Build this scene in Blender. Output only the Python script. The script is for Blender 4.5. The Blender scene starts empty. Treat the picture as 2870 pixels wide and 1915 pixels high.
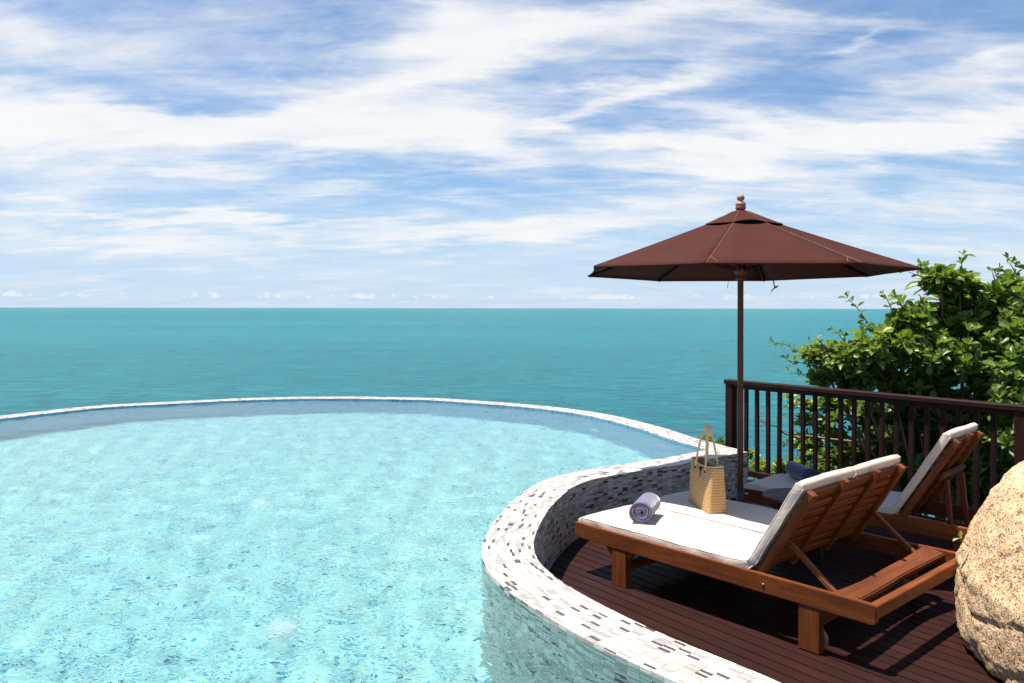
import bpy, bmesh, math, random
import numpy as np
from mathutils import Vector, Matrix, noise as mnoise

R = math.radians
scene = bpy.context.scene
COL = scene.collection
random.seed(7)
rng = np.random.default_rng(11)

# ------------------------------------------------------------------ camera
H = 1.8                      # eye height above the deck (m)
F = 2232.0                   # focal length in photo pixels (28 mm)
CX, CY = 1435.0, 864.2       # optical axis in the photograph (vertical lens shift)
TH = R(0.0975)
cam_d = bpy.data.cameras.new("camera")
cam_d.sensor_width = 36.0
cam_d.lens = F / 2870.0 * 36.0
cam_d.shift_y = -(957.5 - CY) / 2870.0
cam_d.clip_start = 0.05
cam_d.clip_end = 400000.0
cam = bpy.data.objects.new("camera", cam_d)
COL.objects.link(cam)
cam.location = (0, 0, H)
cam.rotation_euler = (R(90), -TH, 0)
scene.camera = cam

# ------------------------------------------------------------------ sun
SUN = Vector((-0.275, 0.030, 1.0)).normalized()      # towards the sun
sun_el = math.asin(SUN.z)
sun_az = math.atan2(SUN.x, SUN.y)                  # clockwise from +Y
sd = bpy.data.lights.new("sun", 'SUN')
sd.energy = 5.0
sd.angle = R(0.53)
sd.color = (1.0, 0.945, 0.865)
sd.cycles.is_caustics_light = True
sun = bpy.data.objects.new("sun", sd)
COL.objects.link(sun)
sun.rotation_euler = SUN.to_track_quat('Z', 'Y').to_euler()
sun.location = (-3, 2, 12)

# ------------------------------------------------------------------ view
scene.view_settings.view_transform = 'Standard'
scene.view_settings.look = 'None'
scene.view_settings.exposure = 0.85
scene.view_settings.gamma = 1.0
scene.view_settings.use_curve_mapping = False
scene.cycles.use_denoising = True
scene.cycles.max_bounces = 8
scene.cycles.use_adaptive_sampling = True
scene.cycles.adaptive_threshold = 0.02
scene.cycles.transparent_max_bounces = 12
scene.cycles.sample_clamp_indirect = 6.0

def px(x, y, z):
    """photo pixel -> world point on the level z"""
    u, v = x - CX, CY - y
    u, v = u * math.cos(TH) - v * math.sin(TH), u * math.sin(TH) + v * math.cos(TH)
    Y = (z - H) * F / v
    return Vector((u * Y / F, Y, z))

def pxd(x, y, Y):
    """photo pixel -> world point at the distance Y"""
    u, v = x - CX, CY - y
    u, v = u * math.cos(TH) - v * math.sin(TH), u * math.sin(TH) + v * math.cos(TH)
    return Vector((u * Y / F, Y, H + v * Y / F))

# ------------------------------------------------------------------ node helpers
def N(nt, typ, **kw):
    n = nt.nodes.new(typ)
    for k, v in kw.items():
        if k.startswith('i_'):
            key = k[2:]
            key = int(key) if key.isdigit() else key.replace('_', ' ')
            n.inputs[key].default_value = v
        else:
            setattr(n, k, v)
    return n

def L(nt, a, b):
    nt.links.new(a, b)

def math_n(nt, op, a, b=None, c=None, clamp=False):
    n = nt.nodes.new('ShaderNodeMath')
    n.operation = op
    n.use_clamp = clamp
    for i, v in enumerate((a, b, c)):
        if v is None:
            continue
        if isinstance(v, (int, float)):
            n.inputs[i].default_value = v
        else:
            nt.links.new(v, n.inputs[i])
    return n.outputs[0]

def maprange(nt, v, a, b, c=0.0, d=1.0, smooth=False):
    n = nt.nodes.new('ShaderNodeMapRange')
    n.interpolation_type = 'SMOOTHSTEP' if smooth else 'LINEAR'
    nt.links.new(v, n.inputs[0])
    for i, q in enumerate((a, b, c, d)):
        n.inputs[i + 1].default_value = q
    return n.outputs[0]

def ramp(nt, v, stops, interp='LINEAR'):
    n = nt.nodes.new('ShaderNodeValToRGB')
    n.color_ramp.interpolation = interp
    el = n.color_ramp.elements
    while len(el) < len(stops):
        el.new(0.5)
    for e, (p, c) in zip(el, stops):
        e.position = p
        e.color = (c[0], c[1], c[2], 1.0)
    nt.links.new(v, n.inputs[0])
    return n.outputs[0]

def mixc(nt, f, a, b, mode='MIX'):
    n = nt.nodes.new('ShaderNodeMix')
    n.data_type = 'RGBA'
    n.blend_type = mode
    for i, v in ((0, f), (6, a), (7, b)):
        if isinstance(v, (int, float)):
            n.inputs[i].default_value = v
        elif isinstance(v, tuple):
            n.inputs[i].default_value = (v[0], v[1], v[2], 1.0)
        else:
            nt.links.new(v, n.inputs[i])
    return n.outputs[2]

# ------------------------------------------------------------------ world: Nishita sky with cirrus
world = bpy.data.worlds.new("World")
scene.world = world
world.use_nodes = True
wt = world.node_tree
wt.nodes.clear()
w_out = wt.nodes.new('ShaderNodeOutputWorld')
w_bg = wt.nodes.new('ShaderNodeBackground')
L(wt, w_bg.outputs[0], w_out.inputs[0])
w_bg.inputs[1].default_value = 0.052
sky = N(wt, 'ShaderNodeTexSky', sky_type='NISHITA', sun_disc=False)
sky.sun_elevation = sun_el
sky.sun_rotation = sun_az
sky.altitude = 10.0
sky.air_density = 1.0
sky.dust_density = 0.35
sky.ozone_density = 2.2
tc = wt.nodes.new('ShaderNodeTexCoord')
sep = wt.nodes.new('ShaderNodeSeparateXYZ')
L(wt, tc.outputs['Generated'], sep.inputs[0])
X_, Y_, Z_ = sep.outputs
az = math_n(wt, 'ARCTAN2', X_, Y_)
el = math_n(wt, 'ARCSINE', Z_)
# level cloud sheet coordinates
zz = math_n(wt, 'ADD', math_n(wt, 'MAXIMUM', Z_, 0.0), 0.16)
cqx = math_n(wt, 'DIVIDE', X_, zz)
cqy = math_n(wt, 'DIVIDE', Y_, zz)
cq = wt.nodes.new('ShaderNodeCombineXYZ')
L(wt, cqx, cq.inputs[0]); L(wt, cqy, cq.inputs[1])
def wmap(vec, rot, sc, loc=(0, 0, 0)):
    m = wt.nodes.new('ShaderNodeMapping')
    L(wt, vec, m.inputs[0])
    m.inputs['Location'].default_value = loc
    m.inputs['Rotation'].default_value = (0, 0, R(rot))
    m.inputs['Scale'].default_value = sc
    return m.outputs[0]
def wnoise(vec, scale, detail=7, rough=0.55, dist=0.0):
    n = N(wt, 'ShaderNodeTexNoise')
    L(wt, vec, n.inputs['Vector'])
    n.inputs['Scale'].default_value = scale
    n.inputs['Detail'].default_value = detail
    n.inputs['Roughness'].default_value = rough
    n.inputs['Distortion'].default_value = dist
    return n
n_big = wnoise(wmap(cq.outputs[0], 14, (0.75, 1.5, 1)), 1.0, 4, 0.5, 0.5).outputs[0]
n_mid = wnoise(wmap(cq.outputs[0], -8, (1.0, 1.8, 1), (3, 1, 0)), 1.5, 9, 0.6, 0.9).outputs[0]
n_fib = wnoise(wmap(cq.outputs[0], 30, (0.9, 3.4, 1), (1, 7, 0)), 1.9, 9, 0.64, 0.9).outputs[0]
n_puf = wnoise(wmap(cq.outputs[0], 20, (1.0, 1.5, 1)), 4.2, 9, 0.66, 0.5).outputs[0]
warp = wnoise(wmap(cq.outputs[0], 0, (1, 2, 1), (9, 4, 2)), 2.2, 6, 0.6, 0.0).outputs[1]
wsep = wt.nodes.new('ShaderNodeSeparateXYZ')
L(wt, warp, wsep.inputs[0])
az_w = math_n(wt, 'ADD', az, math_n(wt, 'MULTIPLY', math_n(wt, 'SUBTRACT', wsep.outputs[0], 0.5), 0.30))
el_w = math_n(wt, 'ADD', el, math_n(wt, 'MULTIPLY', math_n(wt, 'SUBTRACT', wsep.outputs[1], 0.5), 0.085))
ae = wt.nodes.new('ShaderNodeCombineXYZ')
L(wt, az_w, ae.inputs[0]); L(wt, el_w, ae.inputs[1])
# the main cirrus streaks of this sky: (x, y, half length, half thickness, tilt deg, weight) read in 2350 px photo units
STREAKS = [
    (150, 325, 330, 62, 0, 1.0), (120, 245, 200, 30, -3, .45), (560, 300, 330, 34, 2, .85), (830, 285, 200, 42, 8, .6),
    (1000, 175, 330, 40, 15, 1.0), (1020, 60, 230, 55, 12, .75), (1330, 70, 260, 40, -2, .55),
    (1090, 275, 190, 48, 12, .75), (1150, 355, 150, 36, -4, .75),
    (1390, 225, 210, 24, 20, .7), (1600, 165, 200, 30, 6, .45), (1640, 365, 190, 46, -4, .95), (1460, 320, 150, 24, -10, .45),
    (1700, 270, 190, 26, -14, .6), (2030, 310, 300, 34, -3, .85), (2260, 285, 200, 46, 6, .7), (2150, 200, 240, 30, 8, .45),
    (1850, 60, 230, 14, -12, .4), (1930, 115, 70, 10, 8, .45), (2290, 140, 110, 16, 8, .35), (1480, 20, 140, 24, 0, .5),
    (60, 440, 130, 28, 0, .75), (250, 500, 380, 15, 2, .7), (820, 440, 260, 13, 1, .45), (640, 500, 260, 14, -3, .45),
    (1050, 525, 560, 26, 3, .6), (300, 560, 360, 28, -1, .5), (1560, 465, 300, 24, 2, .5), (2150, 470, 260, 34, 0, .5),
    (2000, 560, 420, 30, 0, .4), (560, 90, 360, 60, 8, .26), (30, 60, 110, 48, 0, .5), (280, 120, 300, 50, -4, .20), (700, 170, 200, 30, 6, .2),
    (1300, 520, 240, 18, 2, .3), (420, 400, 180, 10, 4, .3), (950, 395, 130, 9, 6, .25),
]
acc = None
for (sx, sy, sl, st, sa, swt) in STREAKS:
    k = 2232 / 2870 * 2350
    a0 = math.atan((sx - 1175) / k)
    e0 = math.atan((707 - sy) / k * math.cos(a0))
    m = wt.nodes.new('ShaderNodeMapping')
    m.vector_type = 'TEXTURE'
    L(wt, ae.outputs[0], m.inputs[0])
    m.inputs['Location'].default_value = (a0, e0, 0)
    m.inputs['Rotation'].default_value = (0, 0, R(sa))
    m.inputs['Scale'].default_value = (sl / k, st / k, 1)
    d = N(wt, 'ShaderNodeVectorMath', operation='DOT_PRODUCT')
    L(wt, m.outputs[0], d.inputs[0]); L(wt, m.outputs[0], d.inputs[1])
    g = math_n(wt, 'POWER', 0.42, d.outputs['Value'])
    acc = math_n(wt, 'MULTIPLY_ADD', g, swt, acc if acc is not None else 0.0)
acc = math_n(wt, 'MINIMUM', acc, 1.02)
# away from the streaks the same kind of cirrus goes on by itself
dens = math_n(wt, 'MULTIPLY_ADD', acc, 0.46, math_n(wt, 'MULTIPLY', n_big, 0.26))
dens = math_n(wt, 'MULTIPLY_ADD', n_mid, 0.66, dens)
dens = math_n(wt, 'MULTIPLY_ADD', n_fib, 0.52, dens)
dens = math_n(wt, 'MULTIPLY_ADD', n_puf, 0.30, dens)
cover = maprange(wt, dens, 0.74, 1.40, 0.0, 0.97, True)
# small cumulus heads standing in a row far out over the water
cz = wt.nodes.new('ShaderNodeCombineXYZ')
L(wt, math_n(wt, 'MULTIPLY', az, 85.0), cz.inputs[0]); L(wt, math_n(wt, 'MULTIPLY', el, 120.0), cz.inputs[1])
n_cu = wnoise(cz.outputs[0], 1.0, 4, 0.6, 0.2).outputs[0]
cz2 = wt.nodes.new('ShaderNodeCombineXYZ')
L(wt, math_n(wt, 'MULTIPLY', az, 13.0), cz2.inputs[0])
n_cu2 = wnoise(cz2.outputs[0], 1.0, 2, 0.5).outputs[0]
band = math_n(wt, 'MULTIPLY', maprange(wt, el, R(0.55), R(0.72), 0, 1, True), maprange(wt, el, R(0.80), R(1.60), 1, 0, True))
cu = math_n(wt, 'ADD', math_n(wt, 'MULTIPLY', n_cu, 1.0), math_n(wt, 'MULTIPLY', math_n(wt, 'SUBTRACT', n_cu2, 0.5), 0.95))
cu = maprange(wt, math_n(wt, 'ADD', math_n(wt, 'MULTIPLY', band, 0.42), cu), 0.92, 1.06, 0, 1, True)
cu = math_n(wt, 'MULTIPLY', cu, maprange(wt, band, 0.02, 0.3, 0, 0.62, True))
# thin milky layer towards the horizon
veil = maprange(wt, el, R(0.3), R(12.0), 0.86, 0.20, True)
veil = math_n(wt, 'MULTIPLY', veil, maprange(wt, el, R(18.0), R(50.0), 1.0, 0.15, True))
cover_all = math_n(wt, 'MAXIMUM', cover, cu)
skyc = mixc(wt, 1.0, sky.outputs[0], (0.60, 1.08, 1.44), 'MULTIPLY')
skyc = mixc(wt, veil, skyc, (6.7, 8.15, 10.2))
skyc = mixc(wt, cover_all, skyc, (10.2, 10.25, 10.3))
L(wt, skyc, w_bg.inputs[0])

# ------------------------------------------------------------------ materials
def new_mat(name):
    m = bpy.data.materials.new(name)
    m.use_nodes = True
    nt = m.node_tree
    nt.nodes.clear()
    out = nt.nodes.new('ShaderNodeOutputMaterial')
    b = nt.nodes.new('ShaderNodeBsdfPrincipled')
    nt.links.new(b.outputs[0], out.inputs[0])
    return m, nt, b, out

def set_in(b, **kw):
    for k, v in kw.items():
        b.inputs[k.replace('_', ' ')].default_value = v

def tnoise(nt, vec, scale, detail=4, rough=0.5, dist=0.0):
    n = nt.nodes.new('ShaderNodeTexNoise')
    if vec is not None:
        nt.links.new(vec, n.inputs['Vector'])
    n.inputs['Scale'].default_value = scale
    n.inputs['Detail'].default_value = detail
    n.inputs['Roughness'].default_value = rough
    n.inputs['Distortion'].default_value = dist
    return n

def tmap(nt, vec, scale=(1, 1, 1), rot=(0, 0, 0), loc=(0, 0, 0)):
    m = nt.nodes.new('ShaderNodeMapping')
    nt.links.new(vec, m.inputs[0])
    m.inputs['Scale'].default_value = scale
    m.inputs['Rotation'].default_value = rot
    m.inputs['Location'].default_value = loc
    return m.outputs[0]

def bump(nt, b, h, strength, dist, prev=None):
    n = nt.nodes.new('ShaderNodeBump')
    n.inputs['Strength'].default_value = strength
    n.inputs['Distance'].default_value = dist
    nt.links.new(h, n.inputs['Height'])
    if prev is not None:
        nt.links.new(prev, n.inputs['Normal'])
    if b is not None:
        nt.links.new(n.outputs[0], b.inputs['Normal'])
    return n.outputs[0]

def obj_coord(nt, jitter=True):
    tcn = nt.nodes.new('ShaderNodeTexCoord')
    if not jitter:
        return tcn.outputs['Object']
    oi = nt.nodes.new('ShaderNodeObjectInfo')
    v = nt.nodes.new('ShaderNodeVectorMath'); v.operation = 'MULTIPLY_ADD'
    c = nt.nodes.new('ShaderNodeCombineXYZ')
    for i in range(3):
        nt.links.new(oi.outputs['Random'], c.inputs[i])
    nt.links.new(c.outputs[0], v.inputs[0])
    v.inputs[1].default_value = (37.0, 53.0, 71.0)
    nt.links.new(tcn.outputs['Object'], v.inputs[2])
    return v.outputs[0]

def wood(name, dark, mid, light, rough=0.5, spec=0.35, grain=1.0, coarse=26.0, wear=None):
    """grain runs along the local X axis of each piece"""
    m, nt, b, out = new_mat(name)
    v = obj_coord(nt)
    g1 = tnoise(nt, tmap(nt, v, (1.6, coarse, coarse)), 1.0, 6, 0.6, 0.6).outputs[0]
    g2 = tnoise(nt, tmap(nt, v, (5.0, 170.0, 170.0)), 1.0, 3, 0.6, 0.2).outputs[0]
    blot = tnoise(nt, tmap(nt, v, (2.2, 4.0, 4.0)), 1.0, 4, 0.55, 0.4).outputs[0]
    mixv = math_n(nt, 'MULTIPLY_ADD', g2, 0.35, math_n(nt, 'MULTIPLY_ADD', blot, 0.35, math_n(nt, 'MULTIPLY', g1, 0.55)))
    c = ramp(nt, mixv, [(0.40, dark), (0.62, mid), (0.85, light)])
    oi = nt.nodes.new('ShaderNodeObjectInfo')
    c = mixc(nt, 1.0, c, ramp(nt, oi.outputs['Random'], [(0.0, (0.78, 0.78, 0.80)), (1.0, (1.12, 1.08, 1.04))]), 'MULTIPLY')
    if wear is not None:
        wn = tnoise(nt, tmap(nt, v, (6.0, 18.0, 18.0)), 1.0, 6, 0.7, 0.6).outputs[0]
        c = mixc(nt, maprange(nt, wn, 0.56, 0.74, 0.0, 0.55), c, wear)
    nt.links.new(c, b.inputs['Base Color'])
    nt.links.new(maprange(nt, mixv, 0.4, 0.9, rough + 0.12, rough - 0.08), b.inputs['Roughness'])
    set_in(b, Specular_IOR_Level=spec)
    bump(nt, b, mixv, 0.35 * grain, 0.004)
    return m

M = {}
M['teak'] = wood('teak', (.060, .0135, .0036), (.160, .043, .0090), (.285, .094, .023), 0.50, 0.28, wear=(.050, .017, .007))
M['teak_dark'] = wood('teak_dark', (.060, .016, .007), (.150, .044, .015), (.24, .085, .03), 0.5, 0.32)
M['deck'] = wood('deck_wood', (.0115, .0030, .0020), (.0235, .0064, .0042), (.040, .0120, .0080), 0.50, 0.22, coarse=14.0, wear=(.034, .0125, .0085))
M['railing'] = wood('railing_wood', (.013, .0042, .0032), (.026, .0084, .0064), (.048, .0165, .0125), 0.62, 0.16)
M['pole'] = wood('pole_wood', (.050, .0105, .006), (.085, .0190, .011), (.12, .030, .017), 0.40, 0.35)
M['rib'] = wood('rib_wood', (.012, .004, .003), (.022, .007, .005), (.034, .011, .008), 0.6, 0.15)
M['finial'] = wood('finial_wood', (.29, .12, .07), (.44, .21, .13), (.55, .29, .19), 0.4, 0.4)
M['table'] = wood('table_wood', (.030, .015, .0125), (.055, .029, .024), (.085, .048, .040), 0.5, 0.3)

def fabric(name, col, var=0.08, scale=900.0, rough=0.9, wrinkle=0.0, trans=None, sheen=0.15):
    m, nt, b, out = new_mat(name)
    v = obj_coord(nt, False)
    w = tnoise(nt, v, scale, 2, 0.6).outputs[0]
    bl = tnoise(nt, v, 6.0, 4, 0.6).outputs[0]
    f = math_n(nt, 'MULTIPLY_ADD', w, 0.5, math_n(nt, 'MULTIPLY', bl, 0.5))
    lo = tuple(c * (1 - var * 2) for c in col)
    hi = tuple(min(1, c * (1 + var)) for c in col)
    c = ramp(nt, f, [(0.35, lo), (0.65, hi)])
    nt.links.new(c, b.inputs['Base Color'])
    set_in(b, Roughness=rough, Specular_IOR_Level=0.15, Sheen_Weight=sheen)
    nrm = bump(nt, None, w, 0.25, 0.0015)
    if wrinkle > 0:
        wr = tnoise(nt, tmap(nt, v, (5, 9, 5)), 2.0, 5, 0.6, 1.2).outputs[0]
        nrm = bump(nt, None, wr, wrinkle, 0.02, nrm)
    nt.links.new(nrm, b.inputs['Normal'])
    if trans:
        tr = nt.nodes.new('ShaderNodeBsdfTranslucent')
        tr.inputs[0].default_value = (*trans, 1)
        mx = nt.nodes.new('ShaderNodeMixShader')
        mx.inputs[0].default_value = 0.25
        nt.links.new(b.outputs[0], mx.inputs[1]); nt.links.new(tr.outputs[0], mx.inputs[2])
        nt.links.new(mx.outputs[0], out.inputs[0])
    return m
M['cushion'] = fabric('cushion_canvas', (.64, .535, .44), 0.03, 700, 0.92, 0.25)
M['canopy'] = fabric('canopy_canvas', (.058, .0140, .0085), 0.10, 500, 0.85, 0.12, sheen=0.0)
M['seam'] = fabric('seam_thread', (.24, .14, .10), 0.2, 300, 0.9)
M['towel'] = fabric('towel_lilac', (.15, .130, .215), 0.16, 260, 0.95, 0.3, sheen=0.5)
M['towel_navy'] = fabric('towel_navy', (.040, .038, .090), 0.16, 260, 0.95, 0.3, sheen=0.4)
M['cord'] = fabric('cord_black', (.012, .010, .012), 0.1)

def plain(name, col, rough=0.5, spec=0.5, metal=0.0):
    m, nt, b, out = new_mat(name)
    v = obj_coord(nt)
    n = tnoise(nt, v, 14.0, 5, 0.6).outputs[0]
    c = ramp(nt, n, [(0.3, tuple(x * 0.8 for x in col)), (0.7, tuple(min(1, x * 1.1) for x in col))])
    nt.links.new(c, b.inputs['Base Color'])
    set_in(b, Roughness=rough, Specular_IOR_Level=spec, Metallic=metal)
    return m
M['rubber'] = plain('rubber', (.02, .018, .017), 0.7, 0.3)
M['steel'] = plain('steel', (.5, .5, .5), 0.35, 0.5, 1.0)
M['grey_metal'] = plain('painted_metal', (.030, .028, .030), 0.45, 0.5)
M['brass'] = plain('brass_bolt', (.18, .13, .08), 0.5, 0.5, 1.0)
M['white_plastic'] = plain('white_plastic', (.62, .63, .63), 0.4, 0.5)
M['wheel'] = plain('wheel_plastic', (.22, .20, .18), 0.5, 0.4)
M['earth'] = plain('deck_gap_shade', (.025, .018, .012), 0.95, 0.1)  # for the sheet below the deck: shade put into a dark colour

# tiles of the mosaic: five glazes, and the grout between them
TILE_COLS = [(.62, .575, .51), (.43, .375, .34), (.33, .295, .268), (.42, .38, .335), (.070, .064, .068), (.052, .047, .050)]
TILE_W = [.44, .19, .15, .135, .055, .03]
M['tile'] = []
for i, c in enumerate(TILE_COLS):
    m, nt, b, out = new_mat('tile_glaze_%d' % i)
    geo = nt.nodes.new('ShaderNodeNewGeometry')
    tcn = nt.nodes.new('ShaderNodeTexCoord')
    # fine streaks run along each tile
    s = tnoise(nt, tmap(nt, geo.outputs['Position'], (60, 60, 60)), 1.0, 3, 0.6).outputs[0]
    cc = ramp(nt, s, [(0.3, tuple(x * 0.90 for x in c)), (0.7, tuple(min(.82, x * 1.06) for x in c))])
    nt.links.new(cc, b.inputs['Base Color'])
    set_in(b, Roughness=0.34, Specular_IOR_Level=0.4)
    M['tile'].append(m)
m, nt, b, out = new_mat('grout')
n = tnoise(nt, obj_coord(nt, False), 30.0, 5, 0.6).outputs[0]
nt.links.new(ramp(nt, n, [(0.3, (.44, .40, .35)), (0.7, (.56, .515, .46))]), b.inputs['Base Color'])
set_in(b, Roughness=0.9, Specular_IOR_Level=0.2)
M['grout'] = m

# pool floor and far inner wall: small glass mosaic under water
def pool_mosaic(name, base, blue, yellow, k, amt=0.80):
    m, nt, b, out = new_mat(name)
    geo = nt.nodes.new('ShaderNodeNewGeometry')
    pos = geo.outputs['Position']
    vor = nt.nodes.new('ShaderNodeTexVoronoi')
    vor.feature = 'F1'; vor.distance = 'CHEBYCHEV'
    vor.inputs['Scale'].default_value = k
    vor.inputs['Randomness'].default_value = 0.0
    nt.links.new(pos, vor.inputs['Vector'])
    sepc = nt.nodes.new('ShaderNodeSeparateColor')
    nt.links.new(vor.outputs['Color'], sepc.inputs[0])
    big = tnoise(nt, pos, 0.45, 3, 0.5).outputs[0]
    r = math_n(nt, 'ADD', sepc.outputs[0], math_n(nt, 'MULTIPLY', math_n(nt, 'SUBTRACT', big, 0.5), 0.16))
    dark = tuple(x * 0.76 for x in base)
    c = ramp(nt, r, [(0.0, base), (amt - 0.28, dark), (amt, blue), (amt + 0.09, tuple(x * .5 for x in blue)), (0.955, yellow)], 'CONSTANT')
    nt.links.new(c, b.inputs['Base Color'])
    set_in(b, Roughness=0.4, Specular_IOR_Level=0.3)
    return m
M['pool_floor'] = pool_mosaic('pool_floor_mosaic', (.42, .60, .575), (.09, .29, .42), (.50, .53, .36), 36.0, 0.81)
M['pool_side'] = pool_mosaic('pool_side_mosaic', (.22, .42, .60), (.15, .32, .49), (.28, .40, .50), 34.0, 0.82)

# pool water: clear refracting surface with small ripples
m, nt, b, out = new_mat('pool_water')
nt.nodes.remove(b)
gl = nt.nodes.new('ShaderNodeBsdfGlass')
gl.inputs['IOR'].default_value = 1.333
gl.inputs['Roughness'].default_value = 0.0
gl.inputs['Color'].default_value = (.80, .955, .965, 1)
geo = nt.nodes.new('ShaderNodeNewGeometry')
p = geo.outputs['Position']
r1 = tnoise(nt, tmap(nt, p, (10.0, 15.0, 1), (0, 0, .2)), 1.0, 2, 0.5, 0.8).outputs[0]
nrm = bump(nt, None, r1, 1.0, 0.0048)
nt.links.new(nrm, gl.inputs['Normal'])
nt.links.new(gl.outputs[0], out.inputs[0])
M['pool_water'] = m

# sea: shallow tropical water, turquoise body with wind chop
m, nt, b, out = new_mat('sea_water')
geo = nt.nodes.new('ShaderNodeNewGeometry')
p = geo.outputs['Position']
w1 = tnoise(nt, tmap(nt, p, (.13, .40, 1), (0, 0, .10)), 1.0, 5, 0.62, 0.8).outputs[0]
w2 = tnoise(nt, tmap(nt, p, (.50, 1.3, 1), (0, 0, -.16)), 1.0, 4, 0.6, 0.5).outputs[0]
w3 = tnoise(nt, tmap(nt, p, (.012, .045, 1), (0, 0, .05)), 1.0, 5, 0.6, 0.5).outputs[0]
w4 = tnoise(nt, tmap(nt, p, (.0006, .004, 1), (0, 0, .02)), 1.0, 4, 0.6, 0.5).outputs[0]
hh = math_n(nt, 'MULTIPLY_ADD', w2, 0.45, w1)
bump(nt, b, hh, 1.0, 1.1)
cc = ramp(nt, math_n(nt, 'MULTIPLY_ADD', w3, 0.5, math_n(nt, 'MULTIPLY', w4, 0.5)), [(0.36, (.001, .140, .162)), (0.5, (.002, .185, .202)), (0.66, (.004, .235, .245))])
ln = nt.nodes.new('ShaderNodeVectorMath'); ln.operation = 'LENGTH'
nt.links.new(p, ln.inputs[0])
cc = mixc(nt, maprange(nt, ln.outputs['Value'], 70.0, 420.0, 0.55, 0.0, True), cc, (.001, .105, .125))  # closer water reflects less sky: that falloff is painted into the colour
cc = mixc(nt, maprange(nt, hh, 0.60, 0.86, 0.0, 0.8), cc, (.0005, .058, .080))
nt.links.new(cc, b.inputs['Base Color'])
set_in(b, Roughness=0.30, Specular_IOR_Level=0.13, IOR=1.33)
M['sea'] = m

# granite boulder
m, nt, b, out = new_mat('granite')
v = obj_coord(nt, False)
big = tnoise(nt, v, 3.0, 5, 0.6, 0.6).outputs[0]
mid = tnoise(nt, v, 22.0, 5, 0.65, 0.2).outputs[0]
grain = tnoise(nt, v, 95.0, 3, 0.7).outputs[0]
vor = nt.nodes.new('ShaderNodeTexVoronoi'); vor.inputs['Scale'].default_value = 105.0
nt.links.new(v, vor.inputs['Vector'])
c = ramp(nt, big, [(0.32, (.46, .235, .118)), (0.50, (.62, .375, .195)), (0.66, (.64, .425, .265)), (0.80, (.44, .30, .235))])
c = mixc(nt, maprange(nt, grain, 0.40, 0.62), c, (.72, .53, .31))
sepc = nt.nodes.new('ShaderNodeSeparateColor')
nt.links.new(vor.outputs['Color'], sepc.inputs[0])
c = mixc(nt, maprange(nt, sepc.outputs[0], 0.76, 0.84, 0, 0.75), c, (.10, .05, .025))
c = mixc(nt, maprange(nt, mid, 0.58, 0.72, 0, 0.45), c, (.26, .13, .065))
c = mixc(nt, maprange(nt, sepc.outputs[1], 0.86, 0.92, 0, 0.6), c, (.72, .62, .47))
nt.links.new(c, b.inputs['Base Color'])
set_in(b, Roughness=0.9, Specular_IOR_Level=0.25)
nr = bump(nt, None, mid, 0.6, 0.02)
nr = bump(nt, None, grain, 0.8, 0.010, nr)
bump(nt, b, vor.outputs['Distance'], 0.5, 0.006, nr)
M['granite'] = m

# woven straw
m, nt, b, out = new_mat('woven_straw')
tcn = nt.nodes.new('ShaderNodeTexCoord')
uv = tcn.outputs['UV']
su = nt.nodes.new('ShaderNodeSeparateXYZ'); nt.links.new(uv, su.inputs[0])
fu = math_n(nt, 'MULTIPLY', su.outputs[0], 52.0)
fv = math_n(nt, 'MULTIPLY', su.outputs[1], 52.0)
def tri(x):
    return math_n(nt, 'ABSOLUTE', math_n(nt, 'SUBTRACT', math_n(nt, 'FRACT', x), 0.5))
d1 = tri(math_n(nt, 'ADD', fu, math_n(nt, 'MULTIPLY', tri(math_n(nt, 'MULTIPLY', fv, 0.5)), 4.0)))
d2 = tri(fv)
wv = math_n(nt, 'ADD', d1, math_n(nt, 'MULTIPLY', d2, 0.8))
nz = tnoise(nt, tmap(nt, uv, (40, 160, 1)), 1.0, 4, 0.6).outputs[0]
c = ramp(nt, math_n(nt, 'MULTIPLY_ADD', nz, 0.6, math_n(nt, 'MULTIPLY', wv, 0.6)), [(0.38, (.33, .165, .050)), (0.58, (.52, .325, .145)), (0.85, (.68, .48, .25))])
nt.links.new(c, b.inputs['Base Color'])
set_in(b, Roughness=0.75, Specular_IOR_Level=0.25)
bump(nt, b, wv, 1.0, 0.006)
M['straw'] = m

# leaves
def leaf_mat(name, dark, mid, light, trans):
    m, nt, b, out = new_mat(name)
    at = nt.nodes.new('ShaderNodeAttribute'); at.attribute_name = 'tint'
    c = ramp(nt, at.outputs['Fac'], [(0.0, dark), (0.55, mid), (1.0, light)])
    geo = nt.nodes.new('ShaderNodeNewGeometry')
    n = tnoise(nt, geo.outputs['Position'], 45.0, 3, 0.6).outputs[0]
    c = mixc(nt, 1.0, c, ramp(nt, n, [(0.3, (.8, .82, .8)), (0.7, (1.12, 1.1, 1.1))]), 'MULTIPLY')
    nt.links.new(c, b.inputs['Base Color'])
    set_in(b, Roughness=0.38, Specular_IOR_Level=0.45)
    tr = nt.nodes.new('ShaderNodeBsdfTranslucent')
    nt.links.new(mixc(nt, 1.0, c, trans, 'MULTIPLY'), tr.inputs[0])
    mx = nt.nodes.new('ShaderNodeMixShader'); mx.inputs[0].default_value = 0.36
    nt.links.new(b.outputs[0], mx.inputs[1]); nt.links.new(tr.outputs[0], mx.inputs[2])
    nt.links.new(mx.outputs[0], out.inputs[0])
    return m
M['leaf'] = leaf_mat('broad_leaf', (.036, .080, .017), (.105, .175, .032), (.25, .30, .052), (1.5, 1.6, .7))
M['bark'] = wood('pale_bark', (.11, .08, .055), (.20, .155, .115), (.32, .26, .20), 0.85, 0.15)
M['hillside'] = plain('hillside_soil', (.030, .035, .014), 0.95, 0.1)

# ------------------------------------------------------------------ object helpers
def link(o, parent=None):
    COL.objects.link(o)
    if parent is not None:
        o.parent = parent
    return o

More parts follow.
